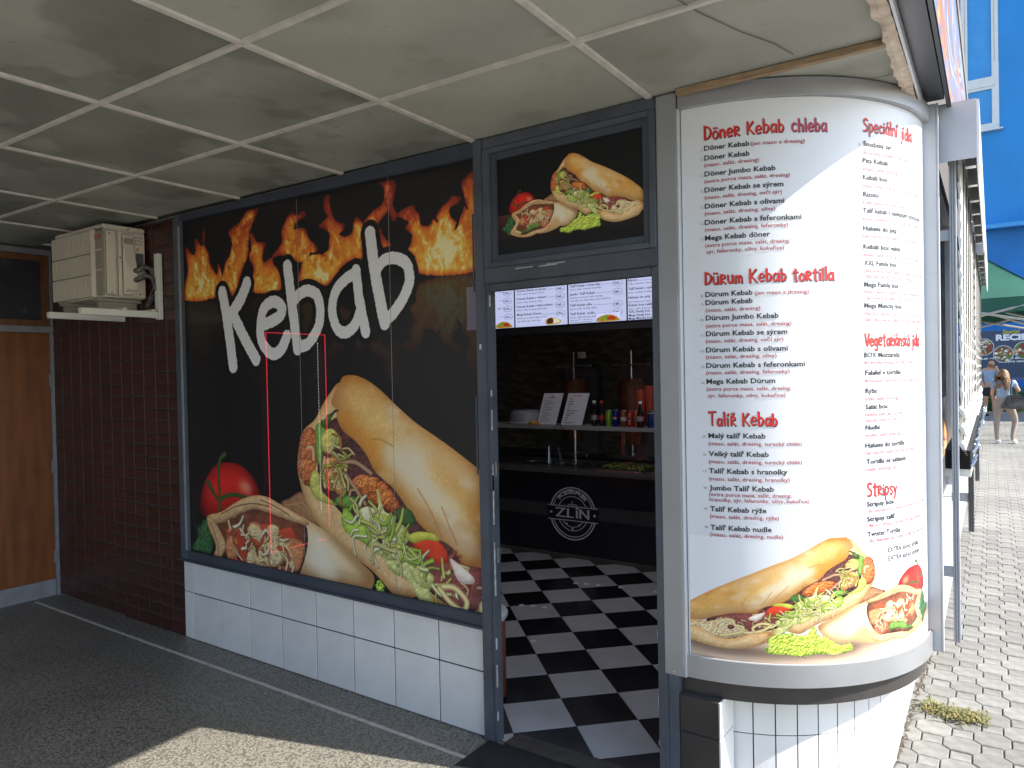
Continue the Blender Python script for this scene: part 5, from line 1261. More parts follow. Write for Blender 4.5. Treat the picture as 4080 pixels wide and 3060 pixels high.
B(EX - .262, EX + .262, 2.9837, 2.9855, EC - .062, EC + .061).build('emblem_band', COUNT, ct_)
for nm_, st_l in (('Z', [[(0, 1), (.62, 1)], [(.56, 1), (.04, 0)], [(0, 0), (.66, 0)]]), ('L', [[(.86, 1), (.84, 0)], [(.84, 0), (1.20, 0)]]), ('I', [[(1.50, .82), (1.50, 0)], [(1.48, 1.05), (1.60, 1.25)]]), ('N', [[(1.74, 0), (1.74, 1)], [(1.76, 1), (2.3, 0)], [(2.32, 0), (2.32, 1)]])):
    zt_ = MB()
    for q, s_ in enumerate(st_l):
        (a, b), (c, d) = s_; dx, dz = (c - a), (d - b); L_ = math.hypot(dx, dz); w2 = .078; nx, nz = -dz / L_ * w2, dx / L_ * w2; ex, ez = dx / L_ * w2 * .8, dz / L_ * w2 * .8
        zt_.add([(EX - .165 + .1405 * u_, 2.9805 - q * .0003, EC - .032 + .072 * v_) for u_, v_ in ((a - ex + nx, b - ez + nz), (a - ex - nx, b - ez - nz), (c + ex - nx, d + ez - nz), (c + ex + nx, d + ez + nz))], [(0, 1, 2, 3)])
    zt_.build('emblem_letter', SILV, ct_)
v, f = glyphs('KEBAB', 1, .04, 3); kt = MB(); wv = v[:, 0].max() - v[:, 0].min()
kv = []
for x_, z_, _ in v:
    a_ = R_(142 - (x_ - v[:, 0].min()) / wv * 104); r_ = .162 + z_ * .052; kv.append((EX + r_ * math.cos(a_), 2.9812, EC + .018 + r_ * math.sin(a_)))
kt.add(kv, f).build('emblem_shop_name', SILV, ct_)
for s_ in (-1, 1): MB().tube([(EX + s_ * .222, 2.9805, EC), (EX + s_ * .222, 2.9835, EC)], .012, 12).build('emblem_dot', SILV, ct_)
for (dx, dz) in ((-.06, -.095), (0, -.135), (.065, -.098)):
    a5 = []
    for q in range(10):
        rr = .013 if q % 2 == 0 else .0085; t = R_(90 + q * 36); a5.append((EX + dx + rr * math.cos(t), 2.9812, EC + dz + rr * math.sin(t)))
    MB().add(a5, [tuple(range(10))]).build('emblem_star', SILV, ct_)
for s_ in (-1, 1):
    MB().tube([(EX, 2.9825, EC + .066), (EX + s_ * .02, 2.9825, EC + .085), (EX + s_ * .045, 2.9825, EC + .078), (EX + s_ * .035, 2.9825, EC + .066)], .0028, 5).build('emblem_scroll', SILV, ct_)
MB().tube([(EX, 2.9825, EC + .08), (EX, 2.9825, EC + .115)], .003, 5).build('emblem_scroll', SILV, ct_)

# steel food pans in the worktop
FOODG = mat('salad_mix', (.20, .26, .05), .6, col2=(.45, .40, .08), scale=60, bump=1, bscale=40); FOODR = mat('roast_meat_mix', (.30, .12, .04), .6, col2=(.45, .25, .10), scale=60, bump=1, bscale=40)
def pan(x0, x1, y0, y1, label, food=None, grp='steel food pans along the counter'):
    t = thing('food_pan', label, 'food pan', ((x0 + x1) / 2, y0, .786), grp)
    z = .7865; mb = MB()
    for a, b, c, d in ((x0, x1, y0, y0 + .014), (x0, x1, y1 - .014, y1), (x0, x0 + .014, y0 + .0145, y1 - .0145), (x1 - .014, x1, y0 + .0145, y1 - .0145)): mb.box(a, b, c, d, z, z + .012)
    mb.build('pan_rim', STEEL, t); B(x0 + .0145, x1 - .0145, y0 + .0145, y1 - .0145, z, z + .002).build('pan_bottom', STEELM, t)
    if food:
        mb = MB(); rs = random.Random(int(x0 * 100))
        for q in range(70):
            cx_, cy_ = rs.uniform(x0 + .03, x1 - .03), rs.uniform(y0 + .03, y1 - .04); a = rs.uniform(0, 3); l_ = rs.uniform(.02, .05); h_ = .012 + rs.uniform(0, .03)
            mb.tube([(cx_, cy_, z + h_), (cx_ + l_ * math.cos(a), cy_ + l_ * math.sin(a), z + h_ + rs.uniform(-.01, .02))], rs.uniform(.004, .010), 5)
        stuff(mb.build('food_heap', food, t))
    return t
pan(-3.95, -3.62, 3.06, 3.38, 'empty steel food pan, leftmost on the counter beside the door edge')
pan(-3.60, -3.27, 3.06, 3.38, 'empty steel food pan right of the leftmost pan on the counter')
pan(-3.08, -2.62, 3.03, 3.38, 'steel food pan heaped with green and yellow salad strips', FOODG)
pan(-2.58, -2.20, 3.03, 3.38, 'steel food pan heaped with brown roast meat, right end of the counter', FOODR)
for (x, y, dx, lab) in ((-3.45, 3.1, .10, 'steel serving tongs leaning in the left food pans, longer one'), (-3.62, 3.15, .02, 'short steel ladle standing in the leftmost food pan'), (-3.20, 3.12, .16, 'steel tongs lying between the empty and the salad pan'), (-2.98, 3.2, .12, 'steel scoop lying behind the salad pan')):
    t = thing('serving_tongs', lab, 'tongs', (x, y, .8)); up = .16 if dx < .11 and x < -3.4 else .02
    MB().tube([(x, y, .805), (x - dx * .5, y + .02, .805 + up)], .006, 6).build('tong_arm', STEEL, t); MB().tube([(x + .02, y, .805), (x - dx * .5, y + .024, .807 + up)], .005, 6).build('tong_arm', STEEL, t)

# glass guard and shelf
gs = thing('counter_shelf', 'long grey shelf on a glass guard above the food pans', 'shelf', (-3, 3.2, 1.15))
B(-5.0, -1.3, 3.05, 3.34, 1.136, 1.170).build('shelf_board', mat('grey_shelf_board', (.34, .35, .36), .35, var=.08, scale=3), gs, .003)
for xx in (-3.47, -3.405): MB().tube([(xx, 3.043, 1.155), (xx, 3.0495, 1.155)], .008, 10).build('glass_clamp', STEEL, gs)
for xx in (-3.44, -1.9): MB().tube([(xx, 3.33, .785), (xx, 3.33, 1.135)], .012, 8).build('shelf_post', STEEL, gs)
GL = bpy.data.materials.new('guard_glass'); GL.use_nodes = True; _n = GL.node_tree.nodes; _l = GL.node_tree.links
_t = _n.new('ShaderNodeBsdfTransparent'); _t.inputs[0].default_value = (.93, .95, .95, 1); _g = _n.new('ShaderNodeBsdfGlossy'); _g.inputs['Roughness'].default_value = .03; _x = _n.new('ShaderNodeMixShader'); _x.inputs[0].default_value = .01
_l.new(_t.outputs[0], _x.inputs[1]); _l.new(_g.outputs[0], _x.inputs[2]); _l.new(_x.outputs[0], _n['Material Output'].inputs[0])
for a, b in ((-5.0, -3.442), (-3.438, -1.3)): B(a, b, 3.052, 3.056, .80, 1.134).build('glass_pane', GL, gs)

PAPER = mat('laminated_paper', (.80, .80, .86), .3, var=.02)
def paper(x0, x1, label, lines):
    t = thing('price_sheet', label, 'price list', ((x0 + x1) / 2, 3.1, 1.171), 'laminated sheets on the counter shelf')
    sk = .055
    def pf(a, b, d=0): return (x0 + a + sk * (b / .29), 3.10 + .06 * (b / .29) - .0015 - d, 1.172 + b)
    w = x1 - x0
    MB().add([pf(-.008, -.001, -.002), pf(w + .008, -.001, -.002), pf(w + .008, .297, -.002), pf(-.008, .297, -.002), pf(-.008, -.001, -.006), pf(w + .008, -.001, -.006), pf(w + .008, .297, -.006), pf(-.008, .297, -.006)], [(0, 1, 2, 3), (7, 6, 5, 4), (0, 4, 5, 1), (1, 5, 6, 2), (2, 6, 7, 3), (3, 7, 4, 0)]).build('holder', BLACKP, t)
    MB().add([pf(0, .002), pf(w, .002), pf(w, .29), pf(0, .29)], [(0, 1, 2, 3)]).build('sheet', PAPER, t)
    rs = random.Random(3)
    for a, b, l_, m in lines:
        MB().add([pf(a, b, .001), pf(a + l_, b, .001), pf(a + l_, b + .006, .001), pf(a, b + .006, .001)], [(0, 1, 2, 3)]).build('printed_line', m, t)
paper(-3.715, -3.505, 'laminated sheet with faint small print, left of the pair on the shelf', [(.09, .26, .03, REDD), (.07, .245, .06, GREYN)] + [(.03, .22 - .017 * q, .10 if q % 3 else .06, mat('faint_print', (.40, .40, .44), .5)) for q in range(12)])
paper(-3.452, -3.232, 'laminated sheet with bold black lines and a red title, right of the pair', [(.06, .262, .09, RED), (.03, .235, .03, BLK)] + [(.03, .21 - .021 * q, (.045, .045, .02, .015, .11, .08, .045, .03, .02)[q], BLK) for q in range(9)] + [(.035, .02, .075, BLK), (.13, .02, .01, BLK)])
# cake box
cb = thing('cake_box', 'round clear plastic cake box with a white base on the shelf', 'cake box', (-3.89, 3.2, 1.171))
CLR = mat('cloudy_clear_plastic', (.30, .30, .32), .25, var=.1, scale=4)
MB().lathe((-3.88, 3.2, 1.1715), [(.165, 0), (.18, .012), (.182, .022)], 28).build('cake_box_base', WHITEP, cb, smooth=True)
MB().lathe((-3.88, 3.2, 1.194), [(.172, 0), (.170, .05), (.160, .085), (.13, .105), (.05, .110)], 28).build('cake_box_lid', CLR, cb, smooth=True)
o = MB().lathe((-3.73, 3.08, 1.1715), [(.05, 0), (.055, .02), (.045, .035)], 18).build('lemon_slice_pack', mat('yellow_orange_peel', (.55, .30, .06), .5, var=.1, scale=30), smooth=True); tag(o, 'orange yellow round bun in front of the cake box on the shelf', 'bun')

def can(x, y, colr, label, band=None, dec=None):
    t = thing('soda_can', label, 'can', (x, y, 1.171), 'drink cans lined up on the counter shelf')
    MB().lathe((x, y, 1.171), [(.024, 0), (.029, .008), (.029, .128), (.024, .140)], 18).build('can_body', mat('can_' + colr[0], colr[1], .25, metal=.35, var=.08, scale=30), t, smooth=True)
    MB().lathe((x, y, 1.3112), [(.0255, 0), (.0245, .004)], 16).build('can_lid', STEEL, t, smooth=True)
    for z0, z1, m in (band or []): MB().lathe((x, y, 1.171 + z0), [(.0293, 0), (.0293, z1 - z0)], 18).build('can_band', m, t, smooth=True)
    if dec == 'roundel':
        for dz0, m in ((0, RED), (1, WHITEL), (2, mat('cola_blue', (.01, .03, .25), .35))):
            v = []; k = 14
            for q in range(k + 1):
                t_ = -1 + 2 * q / k; hw = math.sqrt(max(0, 1 - t_ * t_)); lo, hi = {0: (.12, 1), 1: (-.2, .12), 2: (-1, -.2)}[dz0]
                a, b = max(lo, -hw), min(hi, hw)
                if a > b: a = b = (lo if lo > 0 else hi) if abs(lo) < 1 else 0
                xx = t_ * .020; v += [(x + xx, y - math.sqrt(.0296 ** 2 - xx * xx), 1.245 + a * .020), (x + xx, y - math.sqrt(.0296 ** 2 - xx * xx), 1.245 + b * .020)]
            MB().add(v, [(2 * q, 2 * q + 2, 2 * q + 3, 2 * q + 1) for q in range(k)]).build('can_roundel', m, t)
    if dec == 'script':
        mb = MB()
        fn = lambda a, b, d=0: (x + (-.008 + b), y - math.sqrt(max(1e-6, .0297 ** 2 - (-.008 + b) ** 2)) - d, 1.183 + a)
        mb2 = brush_text('Coca Cola', fn, .020, .112, .12, seed=4); stuff(mb2.build('can_script', WHITEL, t))
    return t
Y_ = 3.12
can(-2.972, Y_, ('lime', (.22, .42, .04)), 'lime green drink can at the left end of the can row')
can(-2.903, Y_, ('blue', (.008, .02, .20)), 'dark blue drink can with a red and white roundel', dec='roundel')
can(-2.828, Y_, ('redgold', (.30, .07, .04)), 'red brown drink can with a pale band', band=[(.05, .085, mat('pale_band', (.5, .48, .42), .4))])
can(-2.760, Y_, ('red', (.42, .015, .02)), 'red drink can with white upright script', dec='script')
can(-2.700, Y_, ('orange', (.55, .16, .03)), 'orange drink can next to the cola bottle', band=[(.05, .08, mat('teal_band', (.05, .20, .22), .4))])
can(-2.570, Y_ - .01, ('navy', (.01, .04, .22)), 'navy drink can with a yellow top rim at the right end', band=[(.118, .128, mat('yellow_band', (.5, .42, .05), .4))])
COLA = mat('dark_cola', (.016, .008, .008), .08, var=.1)
def bottle(x, lab, lm, cap, y=Y_ + .02):
    t = thing('cola_bottle', lab, 'bottle', (x, y, 1.171), 'cola bottles on the counter shelf')
    MB().lathe((x, y, 1.171), [(.024, 0), (.031, .01), (.031, .04), (.028, .07), (.031, .10), (.029, .125), (.012, .175), (.012, .20)], 18).build('bottle_body', COLA, t, smooth=True)
    MB().lathe((x, y, 1.2255), [(.0312, 0), (.0305, .02), (.0312, .042)], 18).build('bottle_label', lm, t, smooth=True)
    MB().lathe((x, y, 1.3715), [(.016, 0), (.016, .020), (.014, .023)], 14).build('bottle_cap', cap, t, smooth=True)
bottle(-3.125, 'cola bottle with a white cap and grey label beside the price sheets', mat('grey_label', (.35, .35, .37), .4, var=.2, scale=60), WHITEP)
bottle(-3.050, 'cola bottle with a red cap and red label', mat('red_label', (.40, .02, .02), .4, var=.2, scale=60), RED)
bottle(-2.655, 'cola bottle with a white cap and pink white label among the cans', mat('pinkwhite_label', (.55, .30, .30), .4, var=.3, scale=60), WHITEP, Y_ - .03)
CUPM = mat('red_paper_cup', (.50, .07, .04), .5, var=.06, scale=20)
for x, z, n, lab in ((-2.640, 1.535, 9, 'tall stack of red paper cups behind the cans, front one'), (-2.725, 1.50, 8, 'stack of red paper cups behind and left of the front stack'), (-2.520, 1.51, 8, 'stack of red paper cups at the right door edge')):
    t = thing('cup_stack', lab, 'cups', (x, 3.26, 1.171), 'stacks of red paper cups')
    MB().lathe((x, 3.26, 1.171), [(.030, 0), (.047, z - 1.171 - .012)], 20).build('cup', CUPM, t, smooth=True)
    for q in range(n):
        zz = 1.26 + (z - 1.27) * q / n; r_ = .030 + .017 * (zz - 1.171) / (z - 1.171)
        MB().lathe((x, 3.26, zz), [(r_ + .0012, 0), (r_ + .0028, .004), (r_ + .0012, .007)], 20).build('cup_rim', CUPM, t, smooth=True)

# menu screens
SCR = bpy.data.materials.new('screen_white'); SCR.use_nodes = True; _p = SCR.node_tree.nodes['Principled BSDF']; _p.inputs['Base Color'].default_value = (.02, .02, .02, 1); _p.inputs['Emission Color'].default_value = (.62, .68, 1, 1); _p.inputs['Emission Strength'].default_value = .30
SB = mat('screen_black_text', (.004, .004, .006), .4); SR = mat('screen_red_text', (.20, .02, .03), .4)
SP = .607; sx0 = -4.08
def pl33(px, py): return SCREENPT[(px, py)]
for si, (xl, lab) in enumerate(((sx0 - SP, 'leftmost lit menu screen, only its price ovals visible past the jamb'), (sx0, 'lit menu screen listing the Dürum dishes with prices'), (sx0 + SP, 'lit menu screen listing the plate dishes with prices'), (sx0 + 2 * SP, 'lit menu screen cut off by the right jamb, from Rizoto to Mega Munchy box'))):
    t = thing('menu_screen', lab, 'screen', (xl + SP / 2, 3.3, 2.1), 'row of lit menu screens')
    B(xl + .003, xl + SP - .003, 3.305, 3.35, 2.085, 2.56).build('screen_case', BLACKP, t)
    MB().add([(xl + .008, 3.3035, 2.105), (xl + SP - .004, 3.3035, 2.105), (xl + SP - .004, 3.3035, 2.55), (xl + .008, 3.3035, 2.55)], [(0, 1, 2, 3)]).build('screen_panel', SCR, t)
    if si < 3: MB().add([(xl + .0082 + SP - .014, 3.3025, 2.105), (xl + SP - .003, 3.3025, 2.105), (xl + SP - .003, 3.3025, 2.55), (xl + .0082 + SP - .014, 3.3025, 2.55)], [(0, 1, 2, 3)]).build('screen_edge', SB, t)
    tb, tr_, rg = MB(), MB(), MB()
    for (k, text, x, z, w) in SCREENTXT:
        if not (xl - .01 <= x < xl + SP - .01): continue
        fn = lambda a, b, x=x, z=z: (x + a, 3.3018, z + b)
        place_text(tr_ if k == 'r' else tb, text, fn, width=min(w, xl + SP - x - .006), size={'b': .030, 'r': .023, 'p': .032, 's': .013}[k], bold=.02 if k != 'r' else .004, res=1)
        if k == 'p':
            cx_, cz_ = x + w / 2, z + .011; v = []
            for q in range(24):
                t_ = 2 * math.pi * q / 24; v += [(cx_ + .052 * math.cos(t_), 3.3016, cz_ + .031 * math.sin(t_)), (cx_ + .0495 * math.cos(t_), 3.3016, cz_ + .0285 * math.sin(t_))]
            rg.add(v, [(2 * q, 2 * ((q + 1) % 24), 2 * ((q + 1) % 24) + 1, 2 * q + 1) for q in range(24)])
    for (x0_, x1_, z_) in SCREENLN:
        if xl - .01 <= x0_ < xl + SP - .01: rg.add([(x0_, 3.3014, z_), (min(x1_, xl + SP - .006), 3.3014, z_), (min(x1_, xl + SP - .006), 3.3014, z_ + .0022), (x0_, 3.3014, z_ + .0022)], [(0, 1, 2, 3)])
    for mb, nm, m in ((tb, 'screen_text', SB), (tr_, 'screen_small_text', SR), (rg, 'price_ovals', SB)):
        if mb.v: stuff(mb.build(nm, m, t))
    if si < 3:
        def art(w=160, h=90): 
            c = Canvas(w, h, lambda p: np.c_[p[:, 0] / 720 * w, h - (p[:, 1] + 20) / 440 * h], w / 720, (.81, .845, 1), 3)
            if si == 1: c.poly([(250, 0), (150, 180), (250, 340), (430, 380), (700, 200), (620, 40)], (220, 190, 140), (120, 70, 40)); c.poly([(230, 60), (240, 300), (400, 340), (430, 100)], (90, 50, 30), (30, 20, 20), amp=.5, bump=3); c.shade([(450, 100), (640, 120), (600, 260), (480, 300)], (235, 225, 190), .9)
            else: c.poly([(40, 0), (60, 200), (300, 330), (560, 260), (700, 60), (690, 0)], (200, 150, 40), (60, 40, 20), amp=.5, bump=4); c.poly([(120, 60), (200, 240), (330, 280), (360, 120)], (120, 160, 50), (40, 70, 30), amp=.5, bump=4); c.poly([(330, 80), (420, 260), (560, 200), (560, 80)], (190, 60, 30), (90, 30, 20), amp=.5, bump=4)
            return c.a
        xo = xl + (.30 if si else .38); wo = .24 if si != 0 else .20
        uv_sheet('dish_photo', [[(xo, 3.3010, 2.106), (xo + wo, 3.3010, 2.106)], [(xo, 3.3010, 2.185), (xo + wo, 3.3010, 2.185)]], print_mat('screen_dish_' + str(si), art(), .5, emit=.29), t)
hb = thing('screen_support', 'dark metal beam under the row of menu screens', 'beam', (-3.5, 3.3, 2.07)); B(-5.1, -1.2, 3.28, 3.36, 2.03, 2.084).build('beam', mat('grey_beam', (.06, .062, .066), .4, metal=.3, var=.1), hb)
# doner grills
for x, lab in ((-3.84, 'vertical kebab grill with a dark meat cone, left one at the back wall'), (-3.18, 'vertical kebab grill with a dark meat cone, right one near the cups')):
    t = thing('kebab_grill', lab, 'grill', (x, 4.1, .78), 'vertical kebab grills at the back wall')
    B(x - .19, x + .19, 4.16, 4.30, .80, 1.70).build('burner_housing', STEELM, t, .006); B(x - .21, x + .21, 4.02, 4.30, 1.705, 1.73).build('top_plate', STEEL, t, .003)
    B(x - .21, x + .21, 3.90, 4.30, .786, .82).build('drip_tray', STEEL, t, .003); MB().tube([(x, 4.03, .82), (x, 4.03, 1.86)], .010, 8).build('spit', STEEL, t)
    MB().lathe((x, 4.03, .92), [(.06, 0), (.09, .10), (.12, .35), (.135, .58), (.11, .66)], 20).build('meat_cone', mat('roasted_meat', (.16, .045, .02), .5, var=.4, scale=20, bump=1.2, bscale=30), t, smooth=True)
    B(x - .04, x + .02, 4.18, 4.26, 1.80, 1.87).build('motor', WHITEP if x < -3.5 else STEELM, t, .004)
ob = thing('back_worktop', 'dark worktop under the kebab grills at the back wall', 'worktop', (-3.3, 4.1, 0)); B(-5.0, -1.3, 3.85, 4.38, 0, .785).build('cabinet', COUNT, ob)
for x, y, wh in ((-2.2, 1.3, 'over the middle of the chequered floor'), (-3.0, 2.6, 'in front of the counter emblem'), (-2.0, 2.6, 'over the salad end of the counter'), (-1.3, 1.9, 'behind the curved menu board'), (-1.7, .7, 'just inside the door head')):  # added lamps, hidden by the door head, to brighten the dark shop
    t = thing('shop_fill_lamp', 'small added fill lamp in the shop ceiling, ' + wh, 'fill lamp', (x, y, 2.68), 'added fill lamps in the shop ceiling')
    MB().lathe((x, y, 2.672), [(.06, 0), (.065, .012), (.065, .026)], 20).build('fill_lamp_ring', STEEL, t, smooth=True)
    if 'fill_glow' not in _M:
        _M['fill_glow'] = bpy.data.materials.new('fill_glow'); _M['fill_glow'].use_nodes = True; _p = _M['fill_glow'].node_tree.nodes['Principled BSDF']; _p.inputs['Emission Color'].default_value = (.95, .95, 1, 1); _p.inputs['Emission Strength'].default_value = 26
    MB().lathe((x, y, 2.668), [(.05, 0), (.05, .003)], 16).build('fill_lamp_disc', _M['fill_glow'], t)
# waste bin by the jamb
bn = thing('waste_bin', 'orange cylindrical bin with a rounded white rim just inside the doorway', 'bin', (-2.32, .30, 0))
MB().lathe((-2.315, .30, .012), [(.165, 0), (.17, .01), (.17, .395)], 32).build('bin_body', ORANGE, bn, smooth=True)
MB().lathe((-2.315, .30, .4075), [(.176, 0), (.184, .012), (.184, .028), (.172, .040), (.10, .043)], 32).build('bin_rim', WHITEP, bn, smooth=True)
dm = thing('door_mat', 'black rubber door mat in front of the threshold', 'mat', (-1.5, -.4, 0)); MB().add([(-1.975, -.025, .003), (-1.10, -.025, .003), (-1.10, -.85, .003), (-1.975, -.85, .003), (-1.965, -.035, .011), (-1.11, -.035, .011), (-1.11, -.84, .011), (-1.965, -.84, .011)], [(3, 2, 1, 0), (4, 5, 6, 7), (0, 1, 5, 4), (1, 2, 6, 5), (2, 3, 7, 6), (3, 0, 4, 7)]).build('mat_sheet', MATR, dm)
# drinks fridge behind the window film, with a red light line round its door
fr = thing('drinks_fridge', 'drinks fridge behind the window film with a thin red light line round its door', 'fridge', (-4.2, .55, 0))
B(-4.42, -3.96, .27, .80, .02, 2.0).build('fridge_case', BLACKP, fr, .004)
LED = bpy.data.materials.new('red_light_line'); LED.use_nodes = True; _p = LED.node_tree.nodes['Principled BSDF']; _p.inputs['Base Color'].default_value = (.5, .01, .02, 1); _p.inputs['Emission Color'].default_value = (1, .03, .06, 1); _p.inputs['Emission Strength'].default_value = 3.2
XF = -3.935; w_ = .0036
for a in ((.298, .298 + w_, .535, 1.945), (.778, .778 + w_, .62, 1.945), (.298 + w_, .778, 1.945 - w_, 1.945), (.298 + w_, .36, .535, .535 + w_), (.45, .60, .535, .535 + w_), (.68, .76, .535, .535 + w_)): B(XF - .004, XF, a[0], a[1], a[2], a[3]).build('light_line', LED, fr)
CH = bpy.data.materials.new('white_light_dots'); CH.use_nodes = True; _p = CH.node_tree.nodes['Principled BSDF']; _p.inputs['Emission Color'].default_value = (1, .98, .9, 1); _p.inputs['Emission Strength'].default_value = 4
for q in range(56): B(XF - .006, XF - .0045, .715, .718, .75 + q * .0205, .75 + q * .0205 + .008).build('light_dot', CH, fr)
for q in range(5):
    zz = .72 + q * .235; B(-4.40, XF - .02, .32, .77, zz, zz + .01).build('fridge_shelf', STEELM, fr)
# ================================================================ STREET, FAR THINGS
# weeds in the joints
WEED = mat('dry_weed_leaf', (.07, .11, .02), .8, col2=(.24, .17, .07), scale=60, rnd=.1)
rs = random.Random(5); mb = MB()
for q in range(700):
    u_ = rs.random(); x = -.40 + .26 * u_ + rs.gauss(0, .012); y = 1.36 + -.02 * u_ + rs.gauss(0, .042) + .02 * math.sin(u_ * 9)
    if x > -.09: continue
    a = rs.uniform(0, 6.28); l_ = rs.uniform(.010, .030); w_2 = l_ * .22; z = rs.uniform(.0, .022) * (1 - abs(u_ - .5)); t = rs.uniform(-.006, .016)
    dx, dy = math.cos(a), math.sin(a)
    mb.add([(x, y, z), (x + dx * l_ * .5 - dy * w_2, y + dy * l_ * .5 + dx * w_2, z + t + .003), (x + dx * l_, y + dy * l_, z + t), (x + dx * l_ * .5 + dy * w_2, y + dy * l_ * .5 - dx * w_2, z + t + .003)], [(0, 1, 2, 3)])
o = stuff(mb.build('weed_patch', WEED)); o['label'] = 'low patch of drying weeds in the paver joints beside the round tiled foot'
mb = MB()
for q in range(500):
    y = rs.uniform(.55, 2.9); x = -.437 - .0 * y + rs.gauss(0, .006) if y > .8 else -.44 + rs.gauss(0, .006); z = rs.uniform(-.002, .008); s_ = rs.uniform(.002, .006)
    mb.add([(x - s_, y - s_, z), (x + s_, y - s_, z), (x + s_, y + s_, z), (x - s_, y + s_, z), (x, y, z + s_)], [(0, 1, 4), (1, 2, 4), (2, 3, 4), (3, 0, 4)])
for q in range(900):
    x = rs.uniform(-6.1, -2.0); y = -.004 - abs(rs.gauss(0, .006)); s_ = rs.uniform(.001, .0035)
    mb.add([(x - s_, y - s_, 0), (x + s_, y - s_, 0), (x + s_, y + s_, 0), (x - s_, y + s_, 0), (x, y, s_)], [(0, 1, 4), (1, 2, 4), (2, 3, 4), (3, 0, 4)])
stuff(mb.build('gap_debris', mat('gap_dirt', (.10, .075, .05), .95, var=.4, scale=40), pave))

# blue building with white windows
bb = thing('blue_building', 'saturated blue rendered building with white framed windows', 'building', (6, 30, 0))
BLUE = mat('blue_render', (.020, .215, .54), .75, var=.07, scale=.6, bump=.2, bscale=30)
wins = [(-1.75, -.56, 10.35, 15.6), (3.2, 5.6, 10.35, 15.6), (9.2, 11.6, 10.35, 15.6), (-9.0, -6.6, 10.35, 15.6)]
xs = [-14]; 
for (a, b, c, d) in sorted(wins): xs += [a, b]
xs.append(26)
for q in range(0, len(xs), 2): B(xs[q], xs[q + 1], 30, 38, 0, 22).build('wall_section', BLUE, bb)
for (a, b, c, d) in wins: B(a, b, 30, 38, 0, c).build('wall_section', BLUE, bb); B(a, b, 30, 38, d, 22).build('wall_section', BLUE, bb)
WF = mat('white_window_frame', (.60, .61, .60), .5, var=.04, scale=3); PANE = mat('blue_reflecting_pane', (.03, .22, .52), .08, col2=(.05, .28, .62), scale=.8)
for (a, b, c, d) in wins:
    w = MB(); f = .13; m1 = c + 1.62
    for bx in ((a + .005, b - .005, c + .005, c + .16), (a + .005, b - .005, d - .13, d - .005), (a + .005, a + f, c + .165, d - .135), (b - f, b - .005, c + .165, d - .135), (a + f + .005, b - f - .005, m1, m1 + .26)): w.box(bx[0], bx[1], 29.97, 30.1, bx[2], bx[3])
    wo = w.build('window_frame', WF, bb, .01)
    for (p0, p1) in ((c + .165, m1 - .005), (m1 + .265, d - .135)):
        s2 = MB(); ff = .09
        for bx in ((a + f + .008, b - f - .008, p0, p0 + ff), (a + f + .008, b - f - .008, p1 - ff, p1), (a + f + .008, a + f + ff, p0 + ff + .002, p1 - ff - .002), (b - f - ff, b - f - .008, p0 + ff + .002, p1 - ff - .002)): s2.box(bx[0], bx[1], 29.99, 30.08, bx[2], bx[3])
        s2.build('sash', WF, bb); B(a + f + ff, b - f - ff, 30.05, 30.07, p0 + ff, p1 - ff).build('window_pane', PANE, bb)
    B(a - .05, b + .12, 29.80, 29.965, c - .05, c - .0).build('window_sill', WF, bb)
B(-14, 26, 29.3, 29.999, 6.6, 6.75).build('ledge', mat('light_blue_ledge', (.05, .28, .62), .6, var=.1), bb)
B(-14, 26, 29.85, 29.999, 0, 6.598).build('lower_storey', mat('deep_blue_render', (.012, .15, .44), .7, var=.15, scale=.6), bb)

# green folding gazebo
gz = thing('green_gazebo', 'green folding market gazebo with pale scissor struts', 'gazebo', (-1.7, 19, 0))
GRN = mat('green_tent_cloth', (.016, .105, .070), .75, var=.15, scale=1.2, bump=.4, bscale=6); STRUT = mat('pale_aluminium_strut', (.46, .44, .40), .45, metal=.2, var=.08, scale=3)
gx, gy, gh, ze, za2 = -1.75, 19.0, 2.35, 3.10, 5.05
co = [(gx - gh, gy - gh), (gx + gh, gy - gh), (gx + gh, gy + gh), (gx - gh, gy + gh)]
for q in range(4):
    (x0, y0), (x1, y1) = co[q], co[(q + 1) % 4]; v = []; N = 8
    for j in range(N + 1):
        for i in range(N + 1):
            t = j / N; s = i / N; X0 = x0 + (x1 - x0) * s; Y0 = y0 + (y1 - y0) * s
            v.append((X0 + (gx - X0) * t, Y0 + (gy - Y0) * t, ze + (za2 - ze) * t - .10 * math.sin(math.pi * t) * math.sin(math.pi * s) + .012 * math.sin(9 * s + 5 * t)))
    MB().add(v, [(j * (N + 1) + i, j * (N + 1) + i + 1, (j + 1) * (N + 1) + i + 1, (j + 1) * (N + 1) + i) for j in range(N) for i in range(N)]).build('roof_cloth', GRN, gz, smooth=True)
    v = []; M_ = 16
    for i in range(M_ + 1):
        s = i / M_; X0 = x0 + (x1 - x0) * s; Y0 = y0 + (y1 - y0) * s; n_ = .02 * math.sin(i * 2.1)
        v += [(X0 + n_, Y0 + n_, ze - .002), (X0 + n_ * 1.5, Y0 + n_, ze - .30 - (.04 if i % 2 else 0))]
    MB().add(v, [(2 * i, 2 * i + 2, 2 * i + 3, 2 * i + 1) for i in range(M_)]).build('valance', GRN, gz)
    MB().box(x0 - .03, x0 + .03, y0 - .03, y0 + .03, 0, ze - .01).build('gazebo_leg', STRUT, gz)
    for k in range(2):
        a, b = k / 2, (k + 1) / 2
        P = lambda s, z: (x0 + (x1 - x0) * s, y0 + (y1 - y0) * s, z)
        MB().tube([P(a, ze - .06), P(b, ze - .62)], .028, 4).build('scissor_strut', STRUT, gz); MB().tube([P(a, ze - .62), P(b, ze - .06)], .026, 4).build('scissor_strut', STRUT, gz)
